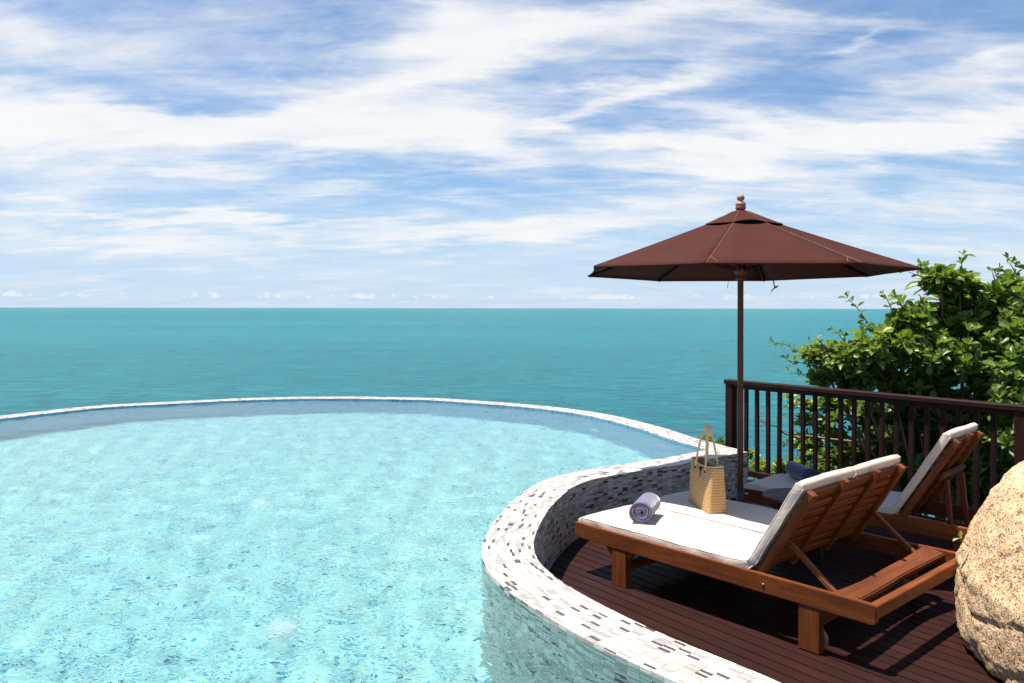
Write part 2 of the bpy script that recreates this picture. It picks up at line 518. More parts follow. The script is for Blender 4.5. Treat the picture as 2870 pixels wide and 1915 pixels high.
def mesh_obj(name, bm_or_mesh, mat, parent=None, smooth=False, mw=None):
    if isinstance(bm_or_mesh, bmesh.types.BMesh):
        me = bpy.data.meshes.new(name)
        bm_or_mesh.normal_update()
        bm_or_mesh.to_mesh(me)
        bm_or_mesh.free()
    else:
        me = bm_or_mesh
    if mat is not None:
        mats = mat if isinstance(mat, list) else [mat]
        for mm in mats:
            me.materials.append(mm)
    if smooth:
        for f in me.polygons:
            f.use_smooth = True
    o = bpy.data.objects.new(name, me)
    link(o, parent)
    if mw is not None:
        o.matrix_basis = mw
    return o

def empty(name, loc=(0, 0, 0), rz=0.0):
    o = bpy.data.objects.new(name, None)
    o.location = loc
    o.rotation_euler = (0, 0, rz)
    o.empty_display_size = 0.1
    COL.objects.link(o)
    return o

def tag(o, label=None, cat=None, group=None, kind=None):
    if label: o['label'] = label
    if cat: o['category'] = cat
    if group: o['group'] = group
    if kind: o['kind'] = kind
    return o

def box_bm(lx, ly, lz, bev=0.004, seg=1):
    bm = bmesh.new()
    bmesh.ops.create_cube(bm, size=1.0)
    bmesh.ops.scale(bm, vec=(lx, ly, lz), verts=bm.verts)
    if bev > 0:
        bmesh.ops.bevel(bm, geom=list(bm.edges), offset=min(bev, lx * .4, ly * .4, lz * .4), segments=seg, affect='EDGES', profile=0.6)
    return bm

def box(name, x0, x1, y0, y1, z0, z1, mat, parent=None, bev=0.004, long='x'):
    """axis aligned block in the parent's frame, grain (local X) along its long side"""
    c = Vector(((x0 + x1) / 2, (y0 + y1) / 2, (z0 + z1) / 2))
    d = (x1 - x0, y1 - y0, z1 - z0)
    if long == 'x':
        bm = box_bm(d[0], d[1], d[2], bev); rot = Matrix.Identity(3)
    elif long == 'y':
        bm = box_bm(d[1], d[0], d[2], bev); rot = Matrix(((0, -1, 0), (1, 0, 0), (0, 0, 1)))
    else:
        bm = box_bm(d[2], d[1], d[0], bev); rot = Matrix(((0, 0, -1), (0, 1, 0), (1, 0, 0)))
    return mesh_obj(name, bm, mat, parent, mw=Matrix.Translation(c) @ rot.to_4x4())

def bar(name, p0, p1, w, t, side, mat, parent=None, bev=0.004):
    """bar from p0 to p1, width w along `side`, thickness t across"""
    p0, p1 = Vector(p0), Vector(p1)
    x = (p1 - p0); ln = x.length; x.normalize()
    y = Vector(side); y = (y - x * y.dot(x)).normalized()
    z = x.cross(y)
    rot = Matrix((x, y, z)).transposed().to_4x4()
    return mesh_obj(name, box_bm(ln, w, t, bev), mat, parent, mw=Matrix.Translation((p0 + p1) / 2) @ rot)

def tube_bm(pts, rad, seg=8, bm=None, cap=True):
    bm = bm or bmesh.new()
    pts = [Vector(p) for p in pts]
    rads = rad if isinstance(rad, (list, tuple)) else [rad] * len(pts)
    rings = []
    up = Vector((0, 0, 1))
    for i, p in enumerate(pts):
        t = (pts[min(i + 1, len(pts) - 1)] - pts[max(i - 1, 0)]).normalized()
        u = up if abs(t.dot(up)) < 0.9 else Vector((1, 0, 0))
        a = t.cross(u).normalized(); b2 = t.cross(a).normalized()
        rings.append([bm.verts.new(p + (a * math.cos(k / seg * 2 * math.pi) + b2 * math.sin(k / seg * 2 * math.pi)) * rads[i]) for k in range(seg)])
    for r0, r1 in zip(rings, rings[1:]):
        for k in range(seg):
            bm.faces.new((r0[k], r0[(k + 1) % seg], r1[(k + 1) % seg], r1[k]))
    if cap:
        bm.faces.new(rings[0][::-1]); bm.faces.new(rings[-1])
    return bm

def lathe_bm(prof, seg=24):
    bm = bmesh.new()
    rings = []
    for r, z in prof:
        rings.append([bm.verts.new((r * math.cos(k / seg * 2 * math.pi), r * math.sin(k / seg * 2 * math.pi), z)) for k in range(seg)] if r > 1e-6 else [bm.verts.new((0, 0, z))])
    for a, c in zip(rings, rings[1:]):
        for k in range(seg):
            q = [a[k % len(a)], a[(k + 1) % len(a)], c[(k + 1) % len(c)], c[k % len(c)]]
            u = []
            for vv in q:
                if vv not in u: u.append(vv)
            if len(u) > 2: bm.faces.new(u)
    bmesh.ops.recalc_face_normals(bm, faces=bm.faces)
    return bm

def catmull(pts, n=24, closed=False):
    P_ = [np.array(p, float) for p in pts]
    out = []
    m = len(P_)
    for i in range(m - 1):
        p0 = P_[max(i - 1, 0)]; p1 = P_[i]; p2 = P_[i + 1]; p3 = P_[min(i + 2, m - 1)]
        if i == 0: p0 = 2 * p1 - p2
        if i + 2 > m - 1: p3 = 2 * p2 - p1
        for t in np.linspace(0, 1, n, endpoint=False):
            out.append(.5 * ((2 * p1) + (-p0 + p2) * t + (2 * p0 - 5 * p1 + 4 * p2 - p3) * t * t + (-p0 + 3 * p1 - 3 * p2 + p3) * t ** 3))
    out.append(P_[-1])
    return np.array(out)

def resample(poly, step, smooth=0):
    d = np.r_[0, np.cumsum(np.linalg.norm(np.diff(poly, axis=0), axis=1))]
    n = max(2, int(round(d[-1] / step)))
    s = np.linspace(0, d[-1], n + 1)
    q = np.c_[np.interp(s, d, poly[:, 0]), np.interp(s, d, poly[:, 1])]
    for _ in range(smooth):
        q[1:-1] = .25 * q[:-2] + .5 * q[1:-1] + .25 * q[2:]
    return q

def normals2(q):
    t = np.gradient(q, axis=0)
    t /= np.linalg.norm(t, axis=1)[:, None]
    return np.c_[-t[:, 1], t[:, 0]]        # left of the direction of travel

def in_poly(pt, poly):
    x, y = pt
    c = False
    j = len(poly) - 1
    for i in range(len(poly)):
        xi, yi = poly[i]; xj, yj = poly[j]
        if (yi > y) != (yj > y) and x < (xj - xi) * (y - yi) / (yj - yi) + xi:
            c = not c
        j = i
    return c

def in_poly_v(x, y, poly):
    c = np.zeros(len(x), bool)
    pl = np.asarray(poly, float)
    for (xi, yi), (xj, yj) in zip(pl, np.roll(pl, 1, axis=0)):
        if yi == yj: continue
        c ^= ((yi > y) != (yj > y)) & (x < (xj - xi) * (y - yi) / (yj - yi) + xi)
    return c

# ------------------------------------------------------------------ pool outline
ZW = 0.42          # top of the wall
ZWAT = 0.398       # water level
ZFLOOR = ZWAT - 1.35
WW = 0.30          # wall width
deck_edge_px = [(2065, 1271), (1922, 1300), (1789, 1320), (1636, 1351), (1561, 1402), (1520, 1456), (1500, 1500.6), (1494.7, 1528),
                (1504, 1566), (1538, 1603), (1623, 1661), (1742.5, 1722.4), (1878.7, 1787), (2100, 1875)]
dpts = [px(x, y, ZW).xy for x, y in deck_edge_px]
dpts = [(2.27, 7.665)] + [tuple(p) for p in dpts] + [(1.30, 2.52), (1.95, 1.62), (2.5, 0.9)]
D_EDGE = resample(catmull(dpts), 0.058, 6)            # deck side edge, from the far end towards the camera
D_N = normals2(D_EDGE)                                 # left of travel = deck side ... flipped below when needed
if D_N[len(D_N) // 2][0] < 0:
    D_N = -D_N                                         # points to the deck
P_EDGE = D_EDGE - D_N * WW                             # pool side edge
rim_px = [(0, 1165), (119, 1151.5), (289, 1135), (464.7, 1126), (700, 1115), (938, 1111), (1117, 1113), (1236, 1116), (1400, 1127), (1549, 1139.6),
          (1698, 1160), (1847, 1195), (1945, 1226), (2025.6, 1247), (2064, 1259)]
rpts = [tuple(px(x, y, ZW).xy) for x, y in rim_px]
rpts = [(-7.9, 1.0), (-8.35, 3.2), (-8.3, 5.6), (-7.75, 7.8)] + rpts[0:] + [(2.36, 7.72)]
R_OUT = resample(catmull(rpts), 0.058, 10)
R_N = normals2(R_OUT)
mid_i = len(R_N) // 2
if R_N[mid_i][1] < 0:
    R_N = -R_N                                         # points outwards (to the sea)
R_IN = R_OUT - R_N * WW
_poly = [tuple(p) for p in (D_EDGE + P_EDGE) / 2] + [tuple(p) for p in P_EDGE[::-1]]
_cut = next(i for i in range(len(R_IN) // 2, len(R_IN)) if R_IN[i][0] > 1.2 and (in_poly(tuple(R_IN[i]), _poly) or R_IN[i][0] > 2.05))
R_OUT, R_IN, R_N = R_OUT[:_cut + 3], R_IN[:_cut + 3], R_N[:_cut + 3]

# ------------------------------------------------------------------ sea, hillside
bm = bmesh.new()
ring = [bm.verts.new((150000 * math.cos(a), 150000 * math.sin(a), 0)) for a in np.linspace(0, 2 * math.pi, 64, endpoint=False)]
bm.faces.new(ring)
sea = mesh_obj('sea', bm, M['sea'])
sea.location = (0, 0, -14.0)
tag(sea, 'calm turquoise sea reaching the horizon', kind='structure')

def hill_z(x, y):
    # the slope falls away beyond the deck and the pool towards the water
    d = x * 0.30 + y * 0.954 - 7.6
    z = -1.25 - max(0, d) * 0.62 - max(0, d - 6) * 0.35
    z -= max(0, 1.0 - x) * 0.25 * (1 if y > 4 else .3)
    return z + 0.25 * mnoise.noise(Vector((x * .5, y * .5, 0))) + .08 * mnoise.noise(Vector((x * 2, y * 2, 3)))
bm = bmesh.new()
nx, ny = 72, 60
gv = [[None] * (ny + 1) for _ in range(nx + 1)]
for i in range(nx + 1):
    for j in range(ny + 1):
        x = -26 + 60 * i / nx; y = -8 + 42 * j / ny
        gv[i][j] = bm.verts.new((x, y, hill_z(x, y)))
for i in range(nx):
    for j in range(ny):
        bm.faces.new((gv[i][j], gv[i + 1][j], gv[i + 1][j + 1], gv[i][j + 1]))
hill = mesh_obj('hillside', bm, M['hillside'], smooth=True)
tag(hill, 'dark earth slope falling to the sea under the shrubs', kind='structure')

# ------------------------------------------------------------------ pool: walls with mosaic, floor, water
def ribbon_core(name, inner, outer, z0, z1, mats, parent=None, mi=(0, 0, 0), inset=0.0018):
    """solid wall between two edge lines; material indices for top / inner face / outer face"""
    bm = bmesh.new()
    d = outer - inner
    d = d / np.linalg.norm(d, axis=1)[:, None]
    a = inner + d * inset; b2 = outer - d * inset
    rows = []
    for p, q in zip(a, b2):
        rows.append([bm.verts.new((p[0], p[1], z0)), bm.verts.new((p[0], p[1], z1 - inset)),
                     bm.verts.new((q[0], q[1], z1 - inset)), bm.verts.new((q[0], q[1], z0))])
    for r0, r1 in zip(rows, rows[1:]):
        for k, m_ in ((0, mi[1]), (1, mi[0]), (2, mi[2])):
            f = bm.faces.new((r0[k], r1[k], r1[k + 1], r0[k + 1])); f.material_index = m_
    f = bm.faces.new(rows[0]); f.material_index = mi[2]
    f = bm.faces.new(rows[-1][::-1]); f.material_index = mi[2]
    bmesh.ops.recalc_face_normals(bm, faces=bm.faces)
    return mesh_obj(name, bm, mats, parent)

def tile_mesh(name, quads, nrm, matidx, parent, th=0.0045, gap=0.0008):
    """all tiles (corner quads on the face, shrunk for the joint) as one mesh"""
    quads = np.asarray(quads, float); nrm = np.asarray(nrm, float)
    n = len(quads)
    c = quads.mean(1, keepdims=True)
    e1 = quads[:, 1] - quads[:, 0]; e1 /= np.linalg.norm(e1, axis=1)[:, None]
    e2 = quads[:, 3] - quads[:, 0]; e2 /= np.linalg.norm(e2, axis=1)[:, None]
    sg = np.array([[1, 1], [-1, 1], [-1, -1], [1, -1]]) * gap
    top = quads + sg[None, :, 0:1] * e1[:, None, :] + sg[None, :, 1:2] * e2[:, None, :]
    # uneven setting: each tile sits a hair higher, lower or tilted
    top = top + nrm[:, None, :] * (rng.normal(0, 0.00030, (n, 1, 1)) + rng.normal(0, 0.00018, (n, 4, 1)))
    low = top - nrm[:, None, :] * th
    v = np.concatenate([top, low], 1).reshape(-1, 3)
    base = np.array([[0, 1, 2, 3], [0, 4, 5, 1], [1, 5, 6, 2], [2, 6, 7, 3], [3, 7, 4, 0]])
    f = (base[None] + (np.arange(n) * 8)[:, None, None]).reshape(-1, 4)
    # face winding so that the outer face looks along nrm
    nn = np.cross(quads[:, 1] - quads[:, 0], quads[:, 3] - quads[:, 0])
    flip = (nn * nrm).sum(1) < 0
    fl = np.repeat(flip, 5)
    f[fl] = f[fl][:, ::-1]
    me = bpy.data.meshes.new(name)
    me.from_pydata(v.tolist(), [], f.tolist())
    for mm in M['tile']:
        me.materials.append(mm)
    me.polygons.foreach_set('material_index', np.repeat(matidx, 5).astype(np.int32))
    o = bpy.data.objects.new(name, me)
    link(o, parent)
    return o

def pick(n):
    return rng.choice(len(TILE_COLS), size=n, p=TILE_W)

def strip_quads(A, B, rows):
    """quads between edge lines A (row 0) and B (row `rows`), columns staggered by half a row"""
    out = []
    for i in range(len(A) - 1):
        cuts = list(np.linspace(0, 1, rows + 1)) if i % 2 == 0 else [0.0] + list((np.arange(rows) + .5) / rows) + [1.0]
        for a, b2 in zip(cuts, cuts[1:]):
            q0 = A[i] + (B[i] - A[i]) * a; q1 = A[i + 1] + (B[i + 1] - A[i + 1]) * a
            q2 = A[i + 1] + (B[i + 1] - A[i + 1]) * b2; q3 = A[i] + (B[i] - A[i]) * b2
            out.append((q0, q1, q2, q3))
    return np.array(out)

def z3(p, z):
    return np.c_[p, np.full(len(p), z)]

wall = ribbon_core('pool_wall', P_EDGE, D_EDGE, ZFLOOR - 0.1, ZW, [M['grout']])
tag(wall, 'low curved pool wall of pale striped mosaic tiles beside the loungers', 'wall')
# top face
qt = strip_quads(z3(D_EDGE, ZW), z3(P_EDGE, ZW), 18)
nt_ = np.tile((0, 0, 1.0), (len(qt), 1))
# deck side face
qd = strip_quads(z3(D_EDGE, ZW - 0.001), z3(D_EDGE, -0.004), 25)
dn = np.c_[D_N, np.zeros(len(D_N))]
def col_normals(nrm3, rows):
    out = []
    for i in range(len(nrm3) - 1):
        k = rows if i % 2 == 0 else rows + 1
        out += [(nrm3[i] + nrm3[i + 1]) / 2] * k
    return np.array(out)
ndk = col_normals(dn, 25)
# pool side face
qp = strip_quads(z3(P_EDGE, ZW - 0.001), z3(P_EDGE, ZFLOOR), 80)
npl = -col_normals(dn, 80)
# end face
ne = np.array([D_EDGE[0] - D_EDGE[1]])[0]; ne = np.append(ne / np.linalg.norm(ne), 0.0)
E_ = np.linspace(D_EDGE[0], P_EDGE[0], 6)
qe = strip_quads(z3(E_, ZW - 0.001), z3(E_, -0.004), 25) + ne * 0.004
nen = np.tile(ne, (len(qe), 1))
# the 300 tiles that show largest are pieces of their own
cen = qt.mean(1)
size = np.linalg.norm(qt[:, 3] - qt[:, 0], axis=1)
sx = CX + cen[:, 0] / cen[:, 1] * F
sy = CY + (H - cen[:, 2]) / cen[:, 1] * F
vis = (sx < 2880) & (sy < 1925) & (cen[:, 1] > 1) & (size > 0.012)
score = np.where(vis, 1.0 / np.linalg.norm(cen - np.array((0, 0, H)), axis=1), 0)
own = np.argsort(-score)[:300]
mask = np.ones(len(qt), bool); mask[own] = False
mi_top = pick(len(qt))
allq = np.concatenate([qt[mask], qd, qp, qe]); alln = np.concatenate([nt_[mask], ndk, npl, nen])
mi_all = np.concatenate([mi_top[mask], pick(len(qd)), pick(len(qp)), pick(len(qe))])
tag(tile_mesh('mosaic_tiles', allq, alln, mi_all, wall), kind='stuff')
tile_meshes = []
for k in range(len(TILE_COLS)):
    bm = box_bm(0.058 - 0.0016, WW / 18 - 0.0016, 0.0045, 0.0005)
    me = bpy.data.meshes.new('tile'); bm.to_mesh(me); bm.free(); me.materials.append(M['tile'][k])
    tile_meshes.append(me)
for k in own:
    q = qt[k]
    e = (q[1] - q[0] + q[2] - q[3]); e = e / np.linalg.norm(e)
    l0 = np.linalg.norm((q[1] + q[2] - q[0] - q[3]) / 2)
    o = bpy.data.objects.new('tile', tile_meshes[mi_top[k]])
    link(o, wall)
    o.location = (q.mean(0) + np.array((0, 0, -0.00225 + rng.normal(0, 0.0003))))
    o.rotation_euler = (rng.normal(0, .004), rng.normal(0, .004), math.atan2(e[1], e[0]))
    o.scale = ((l0 - 0.0016) / (0.058 - 0.0016), 1, 1)

rim = ribbon_core('infinity_edge_wall', R_IN, R_OUT, ZFLOOR - 0.1, ZW - 0.003, [M['grout'], M['pool_side']], mi=(0, 1, 0))
tag(rim, 'long curved outer edge of the pool against the sea, tiled top', 'pool edge')
qr = strip_quads(z3(R_IN, ZW - 0.003), z3(R_OUT, ZW - 0.003), 18)
wall_poly = [tuple(p) for p in D_EDGE] + [tuple(p) for p in P_EDGE[::-1]]
keep = []
for q in qr:
    c = q.mean(0)
    sxx = CX + c[0] / max(c[1], .1) * F
    ok = c[1] > 3 and sxx > -500 and not (c[0] > 1.2 and in_poly((c[0], c[1]), wall_poly))
    keep.append(ok)
qr = qr[np.array(keep)]
tag(tile_mesh('mosaic_tiles', qr, np.tile((0, 0, 1.0), (len(qr), 1)), pick(len(qr)), rim), kind='stuff')

# pool basin outline (slightly inside the walls) for floor and water
inn = [tuple(p) for p in (R_IN + R_N * 0.05)]
inn = [p for p in inn if not (p[0] > 1.9 and p[1] < 8.2)]
near = [tuple(p) for p in (P_EDGE + D_N * 0.05)]
basin = inn + [p for p in near if p[1] > 1.0 and p[0] + p[1] * .0 < 1.80 + (9 if p[1] < 5 else 0)]
def poly_obj(name, pts, z, mat):
    bm = bmesh.new()
    f = bm.faces.new([bm.verts.new((x, y, z)) for x, y in pts])
    if f.normal.z < 0: bmesh.ops.reverse_faces(bm, faces=[f])
    bm.normal_update()
    for f in bm.faces:
        if f.normal.z < 0: f.normal_flip()
    bmesh.ops.triangulate(bm, faces=bm.faces)
    return mesh_obj(name, bm, mat)
pf = poly_obj('pool_floor', basin, ZFLOOR, M['pool_floor'])
tag(pf, 'pale aqua mosaic floor of the pool', kind='structure')
pf.cycles.is_caustics_receiver = True
# water surface: real wavelets (they focus the sun on the floor), finer ripples by bump
def water_surface(step=0.032):
    bp = np.array(basin)
    x0, y0 = bp.min(0) - .02; x1, y1 = bp.max(0) + .02
    gx = np.arange(x0, x1, step); gy = np.arange(y0, y1, step)
    X, Y = np.meshgrid(gx, gy, indexing='ij')
    wr = np.random.default_rng(5)
    Zs = np.zeros_like(X)
    for _ in range(26):
        lam = wr.uniform(.16, .55)
        th = wr.normal(1.1, .9)
        k = 2 * math.pi / lam
        ph = wr.uniform(0, 6.28)
        amp = .00022 * (lam / .3) ** 1.5
        # wave trains bend slightly so that crests stay short
        Zs += amp * np.sin(k * (X * math.cos(th) + Y * math.sin(th)) + ph + 1.1 * np.sin(1.7 * X * math.sin(th) - 1.3 * Y * math.cos(th) + ph * 2))
    ins = in_poly_v(X.ravel(), Y.ravel(), basin).reshape(X.shape)
    cell = ins[:-1, :-1] | ins[1:, :-1] | ins[:-1, 1:] | ins[1:, 1:]
    idx = np.arange(X.size).reshape(X.shape)
    f = np.stack([idx[:-1, :-1][cell], idx[1:, :-1][cell], idx[1:, 1:][cell], idx[:-1, 1:][cell]], 1)
    used = np.unique(f); remap = -np.ones(X.size, int); remap[used] = np.arange(len(used))
    v = np.c_[X.ravel(), Y.ravel(), (Zs + ZWAT).ravel()][used]
    me = bpy.data.meshes.new('pool_water')
    me.from_pydata(v.tolist(), [], remap[f].tolist())
    return me
water = mesh_obj('pool_water', water_surface(), M['pool_water'])
tag(water, 'clear rippled water filling the pool', kind='structure')
water.cycles.is_caustics_caster = True
water.data.polygons.foreach_set('use_smooth', np.ones(len(water.data.polygons), bool))   # the caustics solver needs smooth normals
for o in [wall, rim] + list(wall.children) + list(rim.children):
    o.cycles.is_caustics_receiver = True

# near end of the pool, where the photographer stands: a plain tiled terrace
bm = bmesh.new()
x0, x1, y0, y1 = -8.6, 2.62, -3.5, 1.02
f = [bm.verts.new(p) for p in ((x0, y0, ZFLOOR - .1), (x1, y0, ZFLOOR - .1), (x1, y1, ZFLOOR - .1), (x0, y1, ZFLOOR - .1),
                               (x0, y0, ZW - .02), (x1, y0, ZW - .02), (x1, y1, ZW - .02), (x0, y1, ZW - .02))]
for q in ((0, 1, 2, 3), (4, 5, 6, 7), (0, 1, 5, 4), (1, 2, 6, 5), (2, 3, 7, 6), (3, 0, 4, 7)):
    bm.faces.new([f[i] for i in q])
bmesh.ops.recalc_face_normals(bm, faces=bm.faces)
ter = mesh_obj('terrace', bm, M['grout'])
tag(ter, 'pale paved terrace at the near end of the pool', kind='structure')

# white inlets set in the floor and a lamp disc in the far inner wall
def refract_floor(x, y):
    s = px(x, y, ZWAT)
    h = Vector((s.x, s.y)); d = h.length; h.normalize()
    si = math.cos(math.atan2(H - ZWAT, d)) / 1.333
    g = (ZWAT - ZFLOOR) * math.tan(math.asin(si))
    return Vector((s.x + h.x * g, s.y + h.y * g, ZFLOOR))
for (x, y, lab) in ((798, 1757, 'round white inlet in the pool floor closest to the terrace'), (724, 1408, 'round white inlet in the middle of the pool floor'),
                    (709, 1250, 'round white inlet in the pool floor, second from the far edge'), (715, 1180, 'round white inlet in the pool floor under the far edge')):
    p = refract_floor(x, y)
    o = mesh_obj('floor_inlet', lathe_bm([(0, .020), (.05, .020), (.085, .016), (.105, .002), (.105, -.01)], 20), M['white_plastic'], smooth=True)
    o.location = p
    tag(o, lab, 'pool inlet', 'round inlets in the pool floor')
    o.cycles.is_caustics_receiver = True

s_ = px(1670, 1208, ZWAT)
hd = np.array((s_.x, s_.y)); dd = np.linalg.norm(hd); hd /= dd
rel = R_IN - np.array((s_.x, s_.y))
al = rel @ hd; la = np.abs(rel @ np.array((-hd[1], hd[0]))) + np.where(al > 0, 0, 99)
ih = int(np.argmin(la))
si = math.cos(math.atan2(H - ZWAT, dd)) / 1.333
dep = al[ih] / math.tan(math.asin(si))
lamp = mesh_obj('pool_lamp', lathe_bm([(0, .030), (.06, .028), (.095, .018), (.12, .010), (.125, 0)], 24), M['white_plastic'], smooth=True)
lamp.location = (R_IN[ih][0], R_IN[ih][1], ZWAT - dep)
lamp.rotation_euler = Vector((-R_N[ih][0], -R_N[ih][1], 0)).to_track_quat('Z', 'Y').to_euler()
lamp.cycles.is_caustics_receiver = True
tag(lamp, 'round white lamp set under water in the far pool edge', 'pool lamp')

# ------------------------------------------------------------------ deck boards
BD = Vector((0.603, -0.798)).normalized()      # boards and railing run this way
BN = Vector((-BD.y, BD.x))                     # across, towards the railing
RAIL0 = Vector((2.342, 8.50))                  # corner post
q_rail = RAIL0.dot(BN)
mid_line = (D_EDGE + P_EDGE) / 2
end_pt = Vector((2.30, 8.62))
deck_poly = [tuple(p) for p in mid_line] + [(3.0, -0.5), (9.0, -0.5)]
far_a = RAIL0 + BN * 0.10
deck_poly += [tuple(far_a + BD * 9.0), tuple(far_a - BD * 0.12), (2.02, 8.2)]
deck = poly_obj('deck', [(p[0], p[1]) for p in deck_poly], -0.055, M['earth'])  # sub-base sheet, coloured dark to stand in for shade between the boards
tag(deck, 'dark brown timber deck between pool wall and railing', kind='structure')
BW, BG = 0.0885, 0.0052
qs = np.arange(0.6, q_rail + 0.10, BW)
nb = 0
for qi in qs:
    runs = []
    edges = (qi + BG / 2, qi + BW - BG / 2)
    spans = []
    for e in edges + ((edges[0] + edges[1]) / 2,):
        ts = np.arange(-9.0, 9.0, 0.02)
        ins = in_poly_v(BN.x * e + BD.x * ts, BN.y * e + BD.y * ts, deck_poly)
        sp = []; st = None
        for t, b_ in zip(ts, ins):
            if b_ and st is None: st = t
            if not b_ and st is not None:
                sp.append((st, t)); st = None
        if st is not None: sp.append((st, ts[-1]))
        spans.append(sp)
    if not spans[2]: continue
    for si, s in enumerate(spans[2]):
        a0 = s[0]; b0 = s[1]
        if b0 - a0 < 0.1: continue
        def near_end(sp, val, k):
            c = [x[k] for x in sp if abs(x[k] - val) < 0.5]
            return c[0] if c else val
        corners = [(near_end(spans[0], a0, 0), edges[0]), (near_end(spans[0], b0, 1), edges[0]),
                   (near_end(spans[1], b0, 1), edges[1]), (near_end(spans[1], a0, 0), edges[1])]
        # long runs are laid in two lengths with a butt joint
        cuts = [0.0, 1.0]
        if b0 - a0 > 3.4:
            cuts = [0.0, random.uniform(0.35, 0.65), 1.0]
        for c0, c1 in zip(cuts, cuts[1:]):
            bm = bmesh.new()
            g = 0.0015
            la = [corners[0][0] + (corners[1][0] - corners[0][0]) * c0 + g, corners[0][0] + (corners[1][0] - corners[0][0]) * c1 - g]
            lb = [corners[3][0] + (corners[2][0] - corners[3][0]) * c0 + g, corners[3][0] + (corners[2][0] - corners[3][0]) * c1 - g]
            ctr = (sum(la) + sum(lb)) / 4; qm = (edges[0] + edges[1]) / 2
            hw = (edges[1] - edges[0]) / 2
            dz = random.gauss(0, 0.0007)
            loop = [(la[0] - ctr, -hw), (la[1] - ctr, -hw), (lb[1] - ctr, hw), (lb[0] - ctr, hw)]
            top = [bm.verts.new((x, y, dz)) for x, y in loop]
            bot = [bm.verts.new((x, y, -0.028)) for x, y in loop]
            bm.faces.new(top); bm.faces.new(bot[::-1])
            for k in range(4):
                bm.faces.new((top[k], bot[k], bot[(k + 1) % 4], top[(k + 1) % 4]))
            bmesh.ops.recalc_face_normals(bm, faces=bm.faces)
            te = [e for e in bm.edges if all(abs(v.co.z - dz) < 1e-6 for v in e.verts)]
            bmesh.ops.bevel(bm, geom=te, offset=0.0035, segments=2, affect='EDGES')
            w = BN * qm + BD * ctr
            mesh_obj('deck_board', bm, M['deck'], deck, mw=Matrix.Translation((w.x, w.y, 0)) @ Matrix.Rotation(math.atan2(BD.y, BD.x), 4, 'Z'))
            nb += 1

# ------------------------------------------------------------------ railing
rail_rz = math.atan2(BD.y, BD.x)
railing = empty('railing', (RAIL0.x, RAIL0.y, 0), rail_rz)
tag(railing, 'dark brown wooden railing with upright balusters at the deck edge', 'railing')
RT = 1.042
PITCH = 0.1327
for t in (0.0, 2.79, 5.58):
    box('post', t - .045, t + .045, -.045, .045, -0.03, RT - 0.045, M['railing'], railing, long='z')
box('top_rail', -.062, 5.66, -.055, .055, RT - 0.045, RT, M['railing'], railing, bev=0.006)
box('under_rail', .045, 2.745, -.028, .028, RT - 0.085, RT - 0.0455, M['railing'], railing)
box('under_rail', 2.835, 5.53, -.028, .028, RT - 0.085, RT - 0.0455, M['railing'], railing)
box('bottom_rail', .045, 2.745, -.028, .028, 0.05, 0.115, M['railing'], railing)
box('bottom_rail', 2.835, 5.53, -.028, .028, 0.05, 0.115, M['railing'], railing)
base_bm = box_bm(RT - 0.0855 - 0.1155, 0.030, 0.040, 0.003)
bal_me = bpy.data.meshes.new('baluster'); base_bm.to_mesh(bal_me); base_bm.free(); bal_me.materials.append(M['railing'])
ZR = Matrix(((0, 0, -1), (0, 1, 0), (1, 0, 0))).to_4x4()
for k in range(41):
    t = 0.193 + PITCH * k
    if abs(t - 2.79) < .08 or t > 5.5: continue
    o = bpy.data.objects.new('baluster', bal_me)
    link(o, railing)
    o.matrix_basis = Matrix.Translation((t, random.gauss(0, .001), (RT - 0.0855 + 0.1155) / 2)) @ Matrix.Rotation(random.gauss(0, .004), 4, 'Y') @ ZR

# ------------------------------------------------------------------ loungers
LP0 = px(1609, 1462.5, 0.34); LP1 = px(2454.7, 1700.3, 0.34)
L_A = (LP1 - LP0).xy.normalized(); L_Q = Vector((-L_A.y, L_A.x))
def lw(a, p, z=0.0):
    v = LP0.xy + L_A * a + L_Q * p
    return Vector((v.x, v.y, z))

